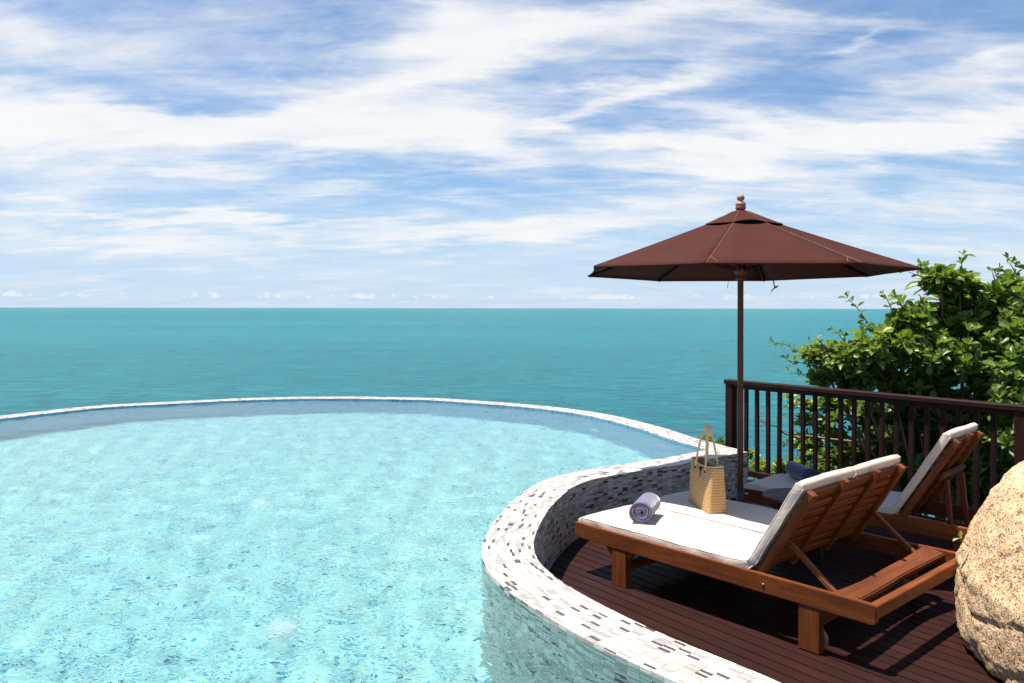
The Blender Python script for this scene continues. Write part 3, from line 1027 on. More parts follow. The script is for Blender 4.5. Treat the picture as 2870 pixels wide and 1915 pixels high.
def sweep_cushion(path, w, t, seed, fold_at):
    """mattress: a rounded slab carried along a side profile `path` ((a, z) of its underside)"""
    pl = resample(np.array(path, float), 0.022, 2)
    tg = np.gradient(pl, axis=0); tg /= np.linalg.norm(tg, axis=1)[:, None]
    nr = np.c_[-tg[:, 1], tg[:, 0]]
    if nr[2][1] < 0: nr = -nr
    n = len(pl)
    # cross-section (across, height): rounded rectangle
    r = 0.008
    prof = []
    for cx_, cy_, a0 in ((w - r, t - r, 0), (r, t - r, 90), (r, r, 180), (w - r, r, 270)):
        for k in range(4):
            a = R(a0 + 30 * k)
            prof.append((cx_ + r * math.cos(a), cy_ + r * math.sin(a)))
    # more points across the top and the bottom
    full = []
    for i, p in enumerate(prof):
        q = prof[(i + 1) % len(prof)]
        full.append(p)
        if abs(q[0] - p[0]) > 0.2:
            for k in range(1, 14):
                full.append((p[0] + (q[0] - p[0]) * k / 14, p[1] + (q[1] - p[1]) * k / 14))
        elif abs(q[1] - p[1]) > 0.012:
            full.append(((p[0] + q[0]) / 2, (p[1] + q[1]) / 2))
    bm = bmesh.new()
    rings = []
    L_tot = n - 1
    for i in range(n):
        end = min(i, L_tot - i) * 0.022
        sc = 1.0 if end > 0.02 else (0.55 + 0.45 * math.sqrt(max(0, 1 - (1 - end / 0.02) ** 2)))
        s_ = i * 0.022
        fold = math.exp(-((s_ - fold_at) / 0.09) ** 2)
        ring = []
        for (u, v) in full:
            vv = t / 2 + (v - t / 2) * sc
            uu = u
            edge = min(u, w - u)
            crown = 0.006 * (1 - math.exp(-edge / 0.08)) if v > t * .6 else 0
            nz = mnoise.noise(Vector((s_ * 5 + seed, u * 5, v * 8))) * 0.004 + mnoise.noise(Vector((s_ * 16 + seed, u * 13, v * 20))) * 0.002
            wr = fold * mnoise.noise(Vector((s_ * 42 + seed, u * 6, v * 25))) * 0.013
            vv += crown + nz + wr
            if edge < 0.02:
                uu += (mnoise.noise(Vector((s_ * 9 + seed * 2, v * 20, 3))) * 0.005 + fold * mnoise.noise(Vector((s_ * 60, v * 40, seed))) * 0.012)
            p = pl[i] + nr[i] * vv
            ring.append(bm.verts.new((p[0], uu, p[1])))
        rings.append(ring)
    pipes = []
    for key in (lambda q: q[0] + q[1], lambda q: q[1] - q[0], lambda q: q[0] - q[1], lambda q: -q[0] - q[1]):
        kk = max(range(len(full)), key=lambda i_: key(full[i_]))
        pipes.append([r_[kk].co.copy() for r_ in rings[1:-1]])
    m_ = len(full)
    for r0, r1 in zip(rings, rings[1:]):
        for k in range(m_):
            bm.faces.new((r0[k], r1[k], r1[(k + 1) % m_], r0[(k + 1) % m_]))
    bm.faces.new(rings[0]); bm.faces.new(rings[-1][::-1])
    bmesh.ops.recalc_face_normals(bm, faces=bm.faces)
    return bm, pipes

def lounger(name, loc, rz, W, n_mats, back_len, back_deg, hinge, label, mid_stiles, prop='struts'):
    root = empty(name, loc, rz)
    tk = M['teak']
    LEN = 2.057
    HB = R(back_deg)
    u = Vector((math.cos(HB), 0, math.sin(HB)))          # up along the backrest
    v = Vector((math.sin(HB), 0, -math.cos(HB)))         # out of its back
    h0 = Vector((hinge, 0, 0.335))
    # side rails with a rounded toe
    for y0 in (0.0, W - 0.036):
        bm = bmesh.new()
        prof = [(0.0, .275), (0.004, .262), (0.018, .252), (.05, .244), (.16, .24), (LEN - .03, .24), (LEN - .008, .245), (LEN, .258), (LEN, .334), (LEN - .006, .34), (.006, .34), (0, .334)]
        cx_ = LEN / 2
        f0 = [bm.verts.new((x - cx_, 0, z - .29)) for x, z in prof]
        f1 = [bm.verts.new((x - cx_, .036, z - .29)) for x, z in prof]
        bm.faces.new(f0); bm.faces.new(f1[::-1])
        for k in range(len(prof)):
            bm.faces.new((f0[k], f1[k], f1[(k + 1) % len(prof)], f0[(k + 1) % len(prof)]))
        bmesh.ops.recalc_face_normals(bm, faces=bm.faces)
        bmesh.ops.bevel(bm, geom=[e for e in bm.edges if abs((e.verts[0].co - e.verts[1].co).y) < 1e-5], offset=0.003, segments=2, affect='EDGES')
        mesh_obj('side_rail', bm, tk, root, mw=Matrix.Translation((cx_, y0, .29)))
        # peg of the backrest hinge
        o = mesh_obj('bolt', lathe_bm([(0, .004), (.006, .004), (.009, 0), (.009, -.01)], 12), M['brass'], root)
        o.location = (1.44, y0 - 0.001 if y0 == 0 else W + 0.001, .285)
        o.rotation_euler = (R(90) if y0 == 0 else R(-90), 0, 0)
    box('end_bar', LEN - .052, LEN - .006, .0365, W - .0365, .262, .332, tk, root, long='y', bev=.005)
    box('foot_bar', .012, .048, .0365, W - .0365, .262, .330, tk, root, long='y')
    # seat slats
    k = 0
    x = 0.075
    while x < hinge - 0.09:
        box('seat_slat', x, x + .062, .0365, W - .0365, .306, .326, tk, root, long='y', bev=.003)
        x += .088
    # legs
    for y0, inner in ((0.004, 1), (W - 0.058, -1)):
        box('leg', .335, .458, y0, y0 + .054, 0.0, .2395, tk, root, long='z')
        for sx_ in (-1, 1):
            x_b = .335 if sx_ < 0 else .458
            bm = bmesh.new()
            pr = [(0, 0), (sx_ * .055, 0), (sx_ * .048, -.018), (sx_ * .008, -.058), (0, -.062)]
            a_ = [bm.verts.new((x, -.016, z)) for x, z in pr]; b_ = [bm.verts.new((x, .016, z)) for x, z in pr]
            bm.faces.new(a_); bm.faces.new(b_[::-1])
            for q in range(5): bm.faces.new((a_[q], b_[q], b_[(q + 1) % 5], a_[(q + 1) % 5]))
            bmesh.ops.recalc_face_normals(bm, faces=bm.faces)
            mesh_obj('leg_brace', bm, tk, root, mw=Matrix.Translation((x_b, y0 + .027, .2395)))
        box('leg', 1.645, 1.765, y0, y0 + .048, 0.004, .2395, tk, root, long='z')
        wx, wy = 1.716, (y0 + .066 if inner > 0 else y0 - .018)
        o = mesh_obj('wheel', lathe_bm([(0, .012), (.05, .012), (.058, .014), (.062, .008), (.062, -.008), (.058, -.014), (.05, -.012), (0, -.012)], 24), M['wheel'], root, smooth=True)
        o.location = (wx, wy, .062); o.rotation_euler = (R(90), 0, 0)
    box('stretcher', .375, .415, .06, W - .06, .085, .135, tk, root, long='y')
    box('stretcher', 1.665, 1.705, .055, W - .055, .100, .150, tk, root, long='y')
    # backrest
    br = bar('backrest', h0 + u * (back_len - .055) + v * .012 + Vector((0, .09, 0)), h0 + u * (back_len - .055) + v * .012 + Vector((0, W - .09, 0)), .06, .022, u, tk, root)
    inv = br.matrix_basis.inverted()
    def sub(o):
        o.parent = br
        o.matrix_basis = inv @ o.matrix_basis
        return o
    ys = [.042 + .024] + [W * s_ for s_ in mid_stiles] + [W - .042 - .024]
    for i, y in enumerate(ys):
        edge_s = i in (0, len(ys) - 1)
        wd = .048 if edge_s else .034
        ext = .012 if edge_s else .016
        sub(bar('stile', h0 + Vector((0, y, 0)) + u * -.02 + v * .035, h0 + Vector((0, y, 0)) + u * (back_len + (-.02 if edge_s else .0) + ext) + v * .035, wd, .044 if edge_s else .030, Vector((0, 1, 0)), tk, None))
    s_ = .02
    while s_ < back_len - .10:
        c = h0 + u * (s_ + .026) + v * .015
        sub(bar('slat', c + Vector((0, .091, 0)), c + Vector((0, W - .091, 0)), .046, .028, u, tk, None, bev=.003))
        s_ += .0695
    # mattress or mattresses
    wm = (W - 0.03) / n_mats
    for k in range(n_mats):
        s0 = 0.020
        hx = hinge + .002
        path = [(s0, .328), (hx - .14, .328), (hx - .07, .331)]
        for t in (0.0, .25, .5, .75, 1.0):
            a = HB * t
            path.append((hx - .055 + .09 * math.sin(a), .333 + .09 * (1 - math.cos(a)) + .0))
        e0 = Vector((path[-1][0], 0, path[-1][1]))
        e1 = h0 + u * (back_len + .018) - v * .004
        path.append((e1.x, e1.z))
        bm, pipes = sweep_cushion(path, wm - .016, .046, 3.1 * k + len(name), hx - s0 + .03)
        o = mesh_obj('mattress', bm, M['cushion'], root, smooth=True)
        o.location = (0, .015 + wm * k + .008, 0)
        for pp in pipes:
            mesh_obj('piping', tube_bm(pp, .0042, 6), M['cushion'], o, smooth=True)
    # support of the backrest
    if prop == 'struts':
        for y in (.118, W - .118):
            bar('strut', h0 + u * .245 + v * .062 + Vector((0, y, 0)), Vector((1.80, y, .300)), .034, .026, Vector((0, 1, 0)), tk, root)
        # shaped cross bar that the struts rest on
        bm = bmesh.new()
        NS = 28
        top = []; bot = []
        y0, y1 = .037, W - .037
        for i in range(NS + 1):
            f = i / NS
            wv = math.sin(f * math.pi)
            hw = .046 + .016 * (abs(f - .5) * 2) ** 3
            xc = 1.842 + .030 * (1 - wv) * (1 if f > .5 else .4) + .010 * math.sin(f * 2 * math.pi)
            zc = .318 - .012 * wv + .022 * math.exp(-((f - 1.0) / .12) ** 2)
            y = y0 + (y1 - y0) * f - (y0 + y1) / 2
            top.append((bm.verts.new((y, -(xc - hw - 1.85), zc + .012)), bm.verts.new((y, -(xc + hw - 1.85), zc - .014))))
            bot.append((bm.verts.new((y, -(xc - hw - 1.85), zc - .020)), bm.verts.new((y, -(xc + hw - 1.85), zc - .046))))
        for i in range(NS):
            bm.faces.new((top[i][0], top[i][1], top[i + 1][1], top[i + 1][0]))
            bm.faces.new((bot[i][0], bot[i + 1][0], bot[i + 1][1], bot[i][1]))
            bm.faces.new((top[i][0], top[i + 1][0], bot[i + 1][0], bot[i][0]))
            bm.faces.new((top[i][1], bot[i][1], bot[i + 1][1], top[i + 1][1]))
        bm.faces.new((top[0][0], bot[0][0], bot[0][1], top[0][1])); bm.faces.new((top[-1][0], top[-1][1], bot[-1][1], bot[-1][0]))
        bmesh.ops.recalc_face_normals(bm, faces=bm.faces)
        bmesh.ops.bevel(bm, geom=[e for e in bm.edges if not e.is_boundary and e.calc_face_angle(0) > 0.9], offset=.006, segments=2, affect='EDGES')
        mesh_obj('cross_bar', bm, tk, root, mw=Matrix.Translation((1.85, (y0 + y1) / 2, 0)) @ Matrix.Rotation(R(90), 4, 'Z'))
    else:
        # folding prop frame: a bar under the backrest carried by two uprights
        c = h0 + u * .40 + v * .075
        bar('prop_bar', c + Vector((0, .11, 0)), c + Vector((0, W - .07, 0)), .055, .028, u, tk, root)
        for y in (.20, W - .12):
            bar('prop_leg', Vector((c.x + .01, y, c.z - .03)), Vector((c.x + .05, y, .14)), .034, .030, Vector((0, 1, 0)), tk, root)
        box('prop_foot', c.x + .03, c.x + .07, .037, W - .037, .10, .14, tk, root, long='y')
    tag(root, label, 'lounger')
    return root

lounger1 = lounger('double_lounger', lw(0, 0), math.atan2(L_A.y, L_A.x), 1.25, 2, .60, 58.6, 1.355,
                   'wide sunlit wooden lounger with two cream mattresses and raised back', (.34, .66))
rz2 = R(-45.5)
lounger2 = lounger('sun_lounger', lw(.17, 1.755), rz2, .66, 1, .70, 58.6, 1.20,
                   'narrow wooden lounger in the shade behind the parasol pole by the railing', (.5,), prop='frame')

# ------------------------------------------------------------------ parasol
UC = pxd(2074.6, 1300, 6.36)
par = empty('parasol', (UC.x, UC.y, 0))
tag(par, 'brown octagonal parasol with turned finial on a slim wooden pole', 'parasol')
def upz(y):            # height over the deck of a photo row at the pole
    return H + (865.3 - y) / F * UC.y
S_ = UC.y / 7.38
RU = 1.5 * S_ * 1.0
rim_z = {19.5: 2.131, 64.5: 2.115, 109.5: 2.112, 154.5: 2.13, 199.5: 2.165, 244.5: 2.150, 289.5: 2.147, 334.5: 2.146}
angs = sorted(rim_z)
rimv = [Vector((RU * math.cos(R(a)), RU * math.sin(R(a)), H + (rim_z[a] - H) * S_)) for a in angs]
apex_z = upz(592)
vent_r = 0.36 * S_
vz = upz(622)
def canopy_pt(i, f, s, zoff=0.0):
    """f: 0 at apex .. 1 at rim, s: 0..1 between rib i and i+1"""
    a, b_ = rimv[i], rimv[(i + 1) % 8]
    e = a.lerp(b_, s)
    bow = 4 * s * (1 - s)
    p = Vector((e.x * f, e.y * f, 0))
    k = 1 - 0.018 * bow * f
    p *= k
    zr = e.z
    z = apex_z + (zr - apex_z) * (f ** 0.96) - 0.028 * bow * f * (1 - f) * 2
    return Vector((p.x, p.y, z + zoff))
f_vent = vent_r / RU
for i in range(8):
    bm = bmesh.new()
    nf, ns = 12, 6
    g = [[bm.verts.new(canopy_pt(i, f_vent * .80 + (1 - f_vent * .80) * j / nf, k / ns)) for k in range(ns + 1)] for j in range(nf + 1)]
    for j in range(nf):
        for k in range(ns):
            bm.faces.new((g[j][k], g[j + 1][k], g[j + 1][k + 1], g[j][k + 1]))
    # folded hem
    hem = [bm.verts.new(v.co + Vector((0, 0, -.012))) for v in g[nf]]
    for k in range(ns):
        bm.faces.new((g[nf][k], hem[k], hem[k + 1], g[nf][k + 1]))
    bmesh.ops.recalc_face_normals(bm, faces=bm.faces)
    if sum(f.normal.z for f in bm.faces) < 0: bmesh.ops.reverse_faces(bm, faces=bm.faces)
    o = mesh_obj('canopy_panel', bm, M['canopy'], par, smooth=True)
    sm = o.modifiers.new('cloth', 'SOLIDIFY'); sm.thickness = 0.0025; sm.offset = -1
    # stitched seam along the rib
    pts = [canopy_pt(i, f_vent * .9 + (1 - f_vent * .9) * j / 14, 0.0, 0.0015) for j in range(15)]
    mesh_obj('seam', tube_bm(pts, 0.0019, 5), M['seam'], par)
    # reinforcing stitches at the rib pocket
    d = Vector((rimv[i].x, rimv[i].y, 0)).normalized(); tn = Vector((-d.y, d.x, 0))
    for sgn in (-1, 1):
        p0 = canopy_pt(i, .90, 0, .0018); p1 = canopy_pt(i if sgn > 0 else (i - 1) % 8, .985, .07 if sgn > 0 else .93, .0018)
        mesh_obj('seam', tube_bm([p0, p1], 0.0016, 5), M['seam'], par)
# vent cap: small upper canopy with a scalloped edge that lifts between the ribs
bm = bmesh.new()
rings = []
for j, f in enumerate((.04, .14, .28, .45, .62, .8, .92, 1.0)):
    ring = []
    for i in range(8):
        for k in range(8):
            s = k / 8
            bow = 4 * s * (1 - s)
            ff = f_vent * f * (1.04 if f == 1 else 1)
            p = canopy_pt(i, ff, s)
            lift = .007 + .024 * bow * f ** 4 * (1.3 if i in (5, 7) else .55)
            z0 = apex_z + .022 * (1 - f) + (p.z - apex_z) * 1.0
            ring.append(bm.verts.new((p.x, p.y, z0 + lift * (.4 + .6 * f))))
    rings.append(ring)
for r0, r1 in zip(rings, rings[1:]):
    for k in range(64):
        bm.faces.new((r0[k], r0[(k + 1) % 64], r1[(k + 1) % 64], r1[k]))
bmesh.ops.recalc_face_normals(bm, faces=bm.faces)
o = mesh_obj('vent_cap', bm, M['canopy'], par, smooth=True)
sm = o.modifiers.new('cloth', 'SOLIDIFY'); sm.thickness = 0.003
for i in range(8):
    pts = []
    for f in (.2, .5, .8, 1.0):
        ff = f_vent * f * (1.04 if f == 1 else 1); p = canopy_pt(i, ff, 0)
        pts.append((p.x, p.y, apex_z + .022 * (1 - f) + (p.z - apex_z) + .007 * (.4 + .6 * f) + .003))
    mesh_obj('seam', tube_bm(pts, 0.0018, 5), M['seam'], par)
# finial
fz = apex_z + .014; ft = upz(546)
hgt = ft - fz
o = mesh_obj('finial', lathe_bm([(0, 0), (.046, 0), (.048, .02), (.044, .026), (.048, .032), (.048, .044), (.040, .052), (.026, .062), (.018, .068), (.030, .074),
                                 (.036, .088), (.033, .102), (.022, .112), (0, .116)], 24), M['finial'], par, smooth=True)
o.location = (0, 0, fz); o.scale = (.86, .86, hgt / .116)
# pole, hub, runner, ribs, stays
zs = 0.355
mesh_obj('pole', tube_bm([(0, 0, z) for z in (zs - .20, zs, 1.2, 2.0, apex_z)], 0.0235, 20), M['pole'], par, smooth=True)
mesh_obj('sleeve', lathe_bm([(.026, .03), (.031, .03), (.031, zs), (.026, zs), (.0255, zs - .02)], 20), M['grey_metal'], par, smooth=True)
mesh_obj('knob', tube_bm([(.030, -.01, zs - .03), (.060, -.02, zs - .03)], [.007, .011], 10), M['steel'], par)
mesh_obj('base_plate', lathe_bm([(0, .001), (.21, .001), (.21, .022), (.19, .030), (.04, .034), (0, .034)], 32), M['grey_metal'], par, smooth=False)
hub_z = H + (rim_z[244.5] - H) * S_ - .005
mesh_obj('runner', lathe_bm([(.024, hub_z - .075), (.038, hub_z - .07), (.042, hub_z - .05), (.034, hub_z - .04), (.040, hub_z - .02), (.052, hub_z), (.052, hub_z + .03), (.040, hub_z + .045), (.024, hub_z + .05)], 24), M['pole'], par, smooth=True)
mesh_obj('hub', lathe_bm([(.024, apex_z - .10), (.050, apex_z - .095), (.055, apex_z - .05), (.045, apex_z - .015), (.024, apex_z - .01)], 24), M['pole'], par, smooth=True)
for i in range(8):
    d = Vector((rimv[i].x, rimv[i].y, 0)).normalized(); tn = Vector((-d.y, d.x, 0))
    p0 = Vector((d.x * .045, d.y * .045, apex_z - .055)); p1 = canopy_pt(i, .985, 0, -.016)
    pm = canopy_pt(i, .5, 0, -.026)
    rb = bar('rib', p0, p1, .015, .020, tn, M['rib'], par, bev=.002)
    m_ = p0.lerp(p1, .47) + Vector((0, 0, -.012))
    bar('stay', Vector((d.x * .046, d.y * .046, hub_z + .01)), m_, .012, .018, tn, M['rib'], par, bev=.002)
# tie cord hanging from the edge, with a knot, and a loose thread
t0 = canopy_pt(0, .55, .2, -.03)
pb = pxd(2166, 783, UC.y + 1.15) - Vector((UC.x, UC.y, 0))
mesh_obj('tie_cord', tube_bm([pb + Vector((0, 0, .05)), pb + Vector((.004, 0, .0)), pb + Vector((.012, 0, -.05)), pb + Vector((.020, 0, -.078))], .0055, 6), M['cord'], par)
mesh_obj('tie_cord', tube_bm([pb + Vector((.052, 0, -.060)), pb + Vector((.028, 0, -.076)), pb + Vector((.012, 0, -.084)), pb + Vector((-.012, 0, -.112)), pb + Vector((-.022, 0, -.135))], [.004, .011, .006, .004, .003], 6), M['cord'], par)
pb = pxd(2040, 783, UC.y + 1.2) - Vector((UC.x, UC.y, 0))
mesh_obj('tie_cord', tube_bm([pb + Vector((0, 0, .03)), pb + Vector((.003, 0, -.03)), pb + Vector((-.003, 0, -.085))], .0025, 5), M['cord'], par)

# ------------------------------------------------------------------ side table
tp = lw(.80, 1.535)
tab = empty('side_table', (tp.x, tp.y, 0))
tag(tab, 'small round dark wooden table standing between the two loungers', 'table')
mesh_obj('table_top', lathe_bm([(0, .40), (.20, .40), (.243, .402), (.25, .410), (.25, .418), (.243, .426), (0, .428)], 48), M['table'], tab)
for k in range(4):
    a = R(45 + 90 * k)
    bar('leg', (.13 * math.cos(a), .13 * math.sin(a), .400), (.17 * math.cos(a), .17 * math.sin(a), 0), .034, .034, (math.cos(a), math.sin(a), 0), M['table'], tab)
for a in (45, 135):
    c, s = math.cos(R(a)), math.sin(R(a))
    bar('stretcher', (.155 * c, .155 * s, .14 + .03 * (a > 90)), (-.155 * c, -.155 * s, .14 + .03 * (a > 90)), .024, .022, (0, 0, 1), M['table'], tab)

# ------------------------------------------------------------------ rolled towels
def towel(name, loc, rz, rad, length, mat, label, turns=3.6):
    root = empty(name, loc, rz)
    th = rad / (turns + .35)
    n = 120
    prof = []
    for i in range(n + 1):
        f = i / n
        r = th * .45 + (rad - th * .45) * f
        a = -2 * math.pi * turns * (1 - f) - math.pi * .35
        wob = 1 + .03 * math.sin(a * 2 + 1)
        prof.append((r * wob * math.cos(a), r * wob * math.sin(a) * (.97)))
    prof = np.array(prof)
    tg = np.gradient(prof, axis=0); tg /= np.linalg.norm(tg, axis=1)[:, None]
    nr = np.c_[-tg[:, 1], tg[:, 0]]
    bm = bmesh.new()
    cols = []
    hl = length / 2
    for j in range(9):
        y = -hl + length * j / 8
        ends = []
        for i in range(n + 1):
            c = prof[i]
            w_ = th * .41 * (1.0 if i < n - 4 else .4 + .15 * (n - i))
            dy = 0.006 * mnoise.noise(Vector((i * .07, j * .6, rad * 50))) if j in (0, 8) else 0
            bl = 1 + .04 * mnoise.noise(Vector((i * .15, y * 12, 4)))
            o_ = (c + nr[i] * w_) * bl; i_ = (c - nr[i] * w_) * bl
            cone = (1 - .10 * (1 - i / n)) if False else 1
            ends.append((bm.verts.new((o_[0], y + dy, o_[1] + rad)), bm.verts.new((i_[0], y + dy, i_[1] + rad))))
        cols.append(ends)
    for c0, c1 in zip(cols, cols[1:]):
        for i in range(n):
            for k in (0, 1):
                bm.faces.new((c0[i][k], c0[i + 1][k], c1[i + 1][k], c1[i][k]))
        bm.faces.new((c0[n][0], c0[n][1], c1[n][1], c1[n][0]))
        bm.faces.new((c0[0][0], c0[0][1], c1[0][1], c1[0][0]))
    for ce in (cols[0], cols[-1]):
        for i in range(n):
            bm.faces.new((ce[i][0], ce[i + 1][0], ce[i + 1][1], ce[i][1]))
    bmesh.ops.recalc_face_normals(bm, faces=bm.faces)
    zmin = min(v.co.z for v in bm.verts)
    for v in bm.verts: v.co.z -= zmin
    o = mesh_obj('rolled_cloth', bm, mat, root, smooth=True)
    # stitched border near the open end
    tag(root, label, 'towel')
    return root
ZC = 0.378     # top of a mattress
towel('rolled_towel', (.905, 5.375, ZC), R(-21.7), .077, .30, M['towel'], 'lilac rolled towel lying on the sunlit cream mattress')
towel('rolled_towel', (2.39, 6.56, ZC), R(187), .070, .34, M['towel_navy'], 'navy rolled towel on the shaded mattress by the railing')

# ------------------------------------------------------------------ straw bag
b0 = px(1700 + 1270 * .1787, 1180 + 1262 * .1787, ZC); b1 = px(1700 + 1612 * .1787, 1180 + 1472 * .1787, ZC); b2 = px(1700 + 1905 * .1787, 1180 + 1458 * .1787, ZC)
bx = (b1 - b0); BL = bx.length; bx.normalize()
by = Vector((-bx.y, bx.x, 0)); BDp = 0.135
if by.dot(b2 - b1) < 0: by = -by
bc = (b0 + b1) / 2 + by * BDp / 2
bag = empty('straw_bag', (bc.x, bc.y, ZC), math.atan2(bx.y, bx.x))
tag(bag, 'woven straw tote bag with two long handles standing on the mattress', 'bag')
BH = 0.325
sgn_y = 1 if by.dot(Vector((-bx.y, bx.x, 0))) > 0 else -1
bm = bmesh.new()
uvl = bm.loops.layers.uv.new('UVMap')
def bag_ring(f, inset=0.0):
    hl = BL / 2 * (1.0 - .03 * f) - inset; hd = BDp / 2 * (1.0 - .32 * f) - inset
    pts = []
    for (cx_, cy_, a0) in ((hl, hd, 0), (-hl, hd, 90), (-hl, -hd, 180), (hl, -hd, 270)):
        r = .016
        for k in range(4):
            a = R(a0 + 30 * k)
            pts.append((cx_ - math.copysign(r, cx_) + r * math.cos(a), cy_ - math.copysign(r, cy_) + r * math.sin(a)))
    # extra points along the sides
    out = []
    for i, p in enumerate(pts):
        q = pts[(i + 1) % len(pts)]
        d = math.hypot(q[0] - p[0], q[1] - p[1])
        m_ = 8 if i in (3, 11) else (3 if i in (7, 15) else 1)
        for k in range(m_):
            out.append((p[0] + (q[0] - p[0]) * k / m_, p[1] + (q[1] - p[1]) * k / m_))
    res = []
    for (x, y) in out:
        bulge = .010 * math.sin(f * math.pi) * (1 - (x / (BL / 2)) ** 2)
        sag = -.022 * f ** 4 * max(0, 1 - (x / (BL / 2)) ** 2) * (1 if y < 0 else .5)
        yy = y + math.copysign(bulge, y) + .004 * mnoise.noise(Vector((x * 12, f * 3, y * 9)))
        res.append((x + .003 * mnoise.noise(Vector((f * 5, y * 20, 2))), yy, BH * f + sag))
    return res
levels = [0, .03, .12, .25, .4, .55, .7, .82, .92, 1.0]
rings = []
for f in levels: rings.append([bm.verts.new(p) for p in bag_ring(f)])
inner = [[bm.verts.new(p) for p in bag_ring(f, .006)] for f in (1.0, .7, .3, .05)]
per = [0.0]
r0 = bag_ring(0)
for i in range(len(r0)):
    q = r0[(i + 1) % len(r0)]; per.append(per[-1] + math.hypot(q[0] - r0[i][0], q[1] - r0[i][1]))
def quad_ring(A, B, fa, fb):
    for i in range(len(A)):
        j = (i + 1) % len(A)
        f = bm.faces.new((A[i], A[j], B[j], B[i]))
        for lp, (uu, vv) in zip(f.loops, ((per[i], fa), (per[i + 1], fa), (per[i + 1], fb), (per[i], fb))):
            lp[uvl].uv = (uu, vv * BH)
for (A, fa), (B, fb) in zip(list(zip(rings, levels)), list(zip(rings, levels))[1:]): quad_ring(A, B, fa, fb)
quad_ring(rings[-1], inner[0], 1.0, 1.02)
for A, B, fa, fb in ((inner[0], inner[1], 1, .7), (inner[1], inner[2], .7, .3), (inner[2], inner[3], .3, .05)): quad_ring(A, B, fa, fb)
bm.faces.new(rings[0][::-1]); bm.faces.new(inner[-1])
bmesh.ops.recalc_face_normals(bm, faces=bm.faces)
mesh_obj('bag_body', bm, M['straw'], bag, smooth=True)
# rolled edge
ed = [Vector(p) + Vector((0, 0, .002)) for p in bag_ring(1.0, .003)]
mesh_obj('bag_edge', tube_bm(ed + [ed[0]], .005, 6), M['straw'], bag, smooth=True)
# handles: two braided loops, one leaning
def handle(y, lean, top, x0=-.085, x1=.085, shift=0.0):
    pts = []
    for k in range(25):
        f = k / 24
        a = math.pi * f
        x = x0 * (1 - f) + x1 * f
        x = (x0 + x1) / 2 + (x1 - x0) / 2 * (-math.cos(a)) * (1.0 - .55 * math.sin(a)) + shift * math.sin(a)
        z = BH * .84 + (top - BH * .84) * math.sin(a) ** .75
        yy = y + lean * math.sin(a)
        pts.append((x, yy, z))
    o = mesh_obj('handle', tube_bm(pts, .0075, 8), M['straw'], bag, smooth=True)
    for k in (0, 24):
        kn = mesh_obj('handle_knot', lathe_bm([(0, .012), (.009, .009), (.012, 0), (.009, -.009), (0, -.012)], 10), M['cord'], bag)
        kn.location = pts[k]
hy = BDp / 2 * .70
handle(-sgn_y * hy * 1.02, sgn_y * .055, BH + .265, -.09, .085, -.03)
handle(sgn_y * hy * .92, -sgn_y * .01, BH + .250, -.09, .085, -.035)
# toggle and cord closing the bag
kn = mesh_obj('toggle', lathe_bm([(0, .013), (.008, .010), (.011, 0), (.008, -.010), (0, -.013)], 12), M['cord'], bag, smooth=True)
kn.location = (.02, -sgn_y * (hy + .012), BH * .88)
mesh_obj('loop_cord', tube_bm([(.02, -sgn_y * (hy + .010), BH * .86), (.03, -sgn_y * (hy + .018), BH * .78), (.028, -sgn_y * (hy + .021), BH * .70)], .003, 5), M['table'], bag)

# ------------------------------------------------------------------ granite boulder
bm = bmesh.new()
bmesh.ops.create_icosphere(bm, subdivisions=7, radius=1.0)
BC = Vector((3.42, 3.75, 0.0))
PROF = np.array([(0, -.03), (.55, -.03), (.90, -.02), (.985, .03), (1.0, .15), (1.0, .40), (.97, .47), (.945, .55), (.915, .62), (.885, .68), (.846, .776), (.80, .863),
                 (.765, .915), (.705, .97), (.60, 1.05), (.42, 1.14), (.22, 1.20), (0, 1.22)])
PS = np.r_[0, np.cumsum(np.linalg.norm(np.diff(PROF * np.array((1.1, 1.0)), axis=0), axis=1))]
FACETS = []
for (az_, el_, dist) in ((205, 8, 1.10), (232, 34, .98), (188, 40, .88), (262, 12, 1.16), (160, 20, 1.04), (215, 62, .74), (275, 48, .90), (120, 30, 1.0), (300, 25, 1.12), (20, 30, 1.0), (60, 55, .8)):
    FACETS.append((Vector((math.cos(R(az_)) * math.cos(R(el_)), math.sin(R(az_)) * math.cos(R(el_)), math.sin(R(el_)))), dist))
for v in bm.verts:
    d = v.co.copy()
    q = (math.asin(max(-1, min(1, d.z))) / math.pi + .5) * PS[-1]
    s_r = np.interp(q, PS, PROF[:, 0]); z = np.interp(q, PS, PROF[:, 1])
    a = math.atan2(d.y, d.x)
    p = Vector((1.1 * s_r * math.cos(a), 1.35 * s_r * math.sin(a), z))
    c0 = Vector((0, 0, .5))
    for (fn, fd) in FACETS:
        ex = (p - c0).dot(fn) - fd
        if ex > 0: p = p - fn * ex * .50
    n1 = mnoise.fractal(p * 1.1 + Vector((4, 2, 7)), 1.0, 2.0, 4)
    n2 = mnoise.fractal(p * 5.0 + Vector((1, 9, 2)), 1.0, 2.0, 4)
    n3 = mnoise.noise(p * 17.0) + .6 * mnoise.noise(p * 31.0)
    n4 = mnoise.noise(p * 62.0)
    # slanting cracks
    cr = abs(mnoise.noise(Vector((p.x * .8 + p.z * 1.6 + p.y * .7, p.y * .9, p.z * .6)) * 1.3 + Vector((3, 3, 3))))
    crack = -0.016 * math.exp(-(cr / .022) ** 2)
    v.co = p + d * (0.026 * n1 + 0.015 * n2 + 0.0080 * n3 + 0.0060 * n4 + crack)
boulder = mesh_obj('boulder', bm, M['granite'], smooth=True)
boulder.location = BC
tag(boulder, 'large rough orange granite boulder at the right edge of the deck', 'boulder')
bz = min(v.co.z for v in boulder.data.vertices) + BC.z

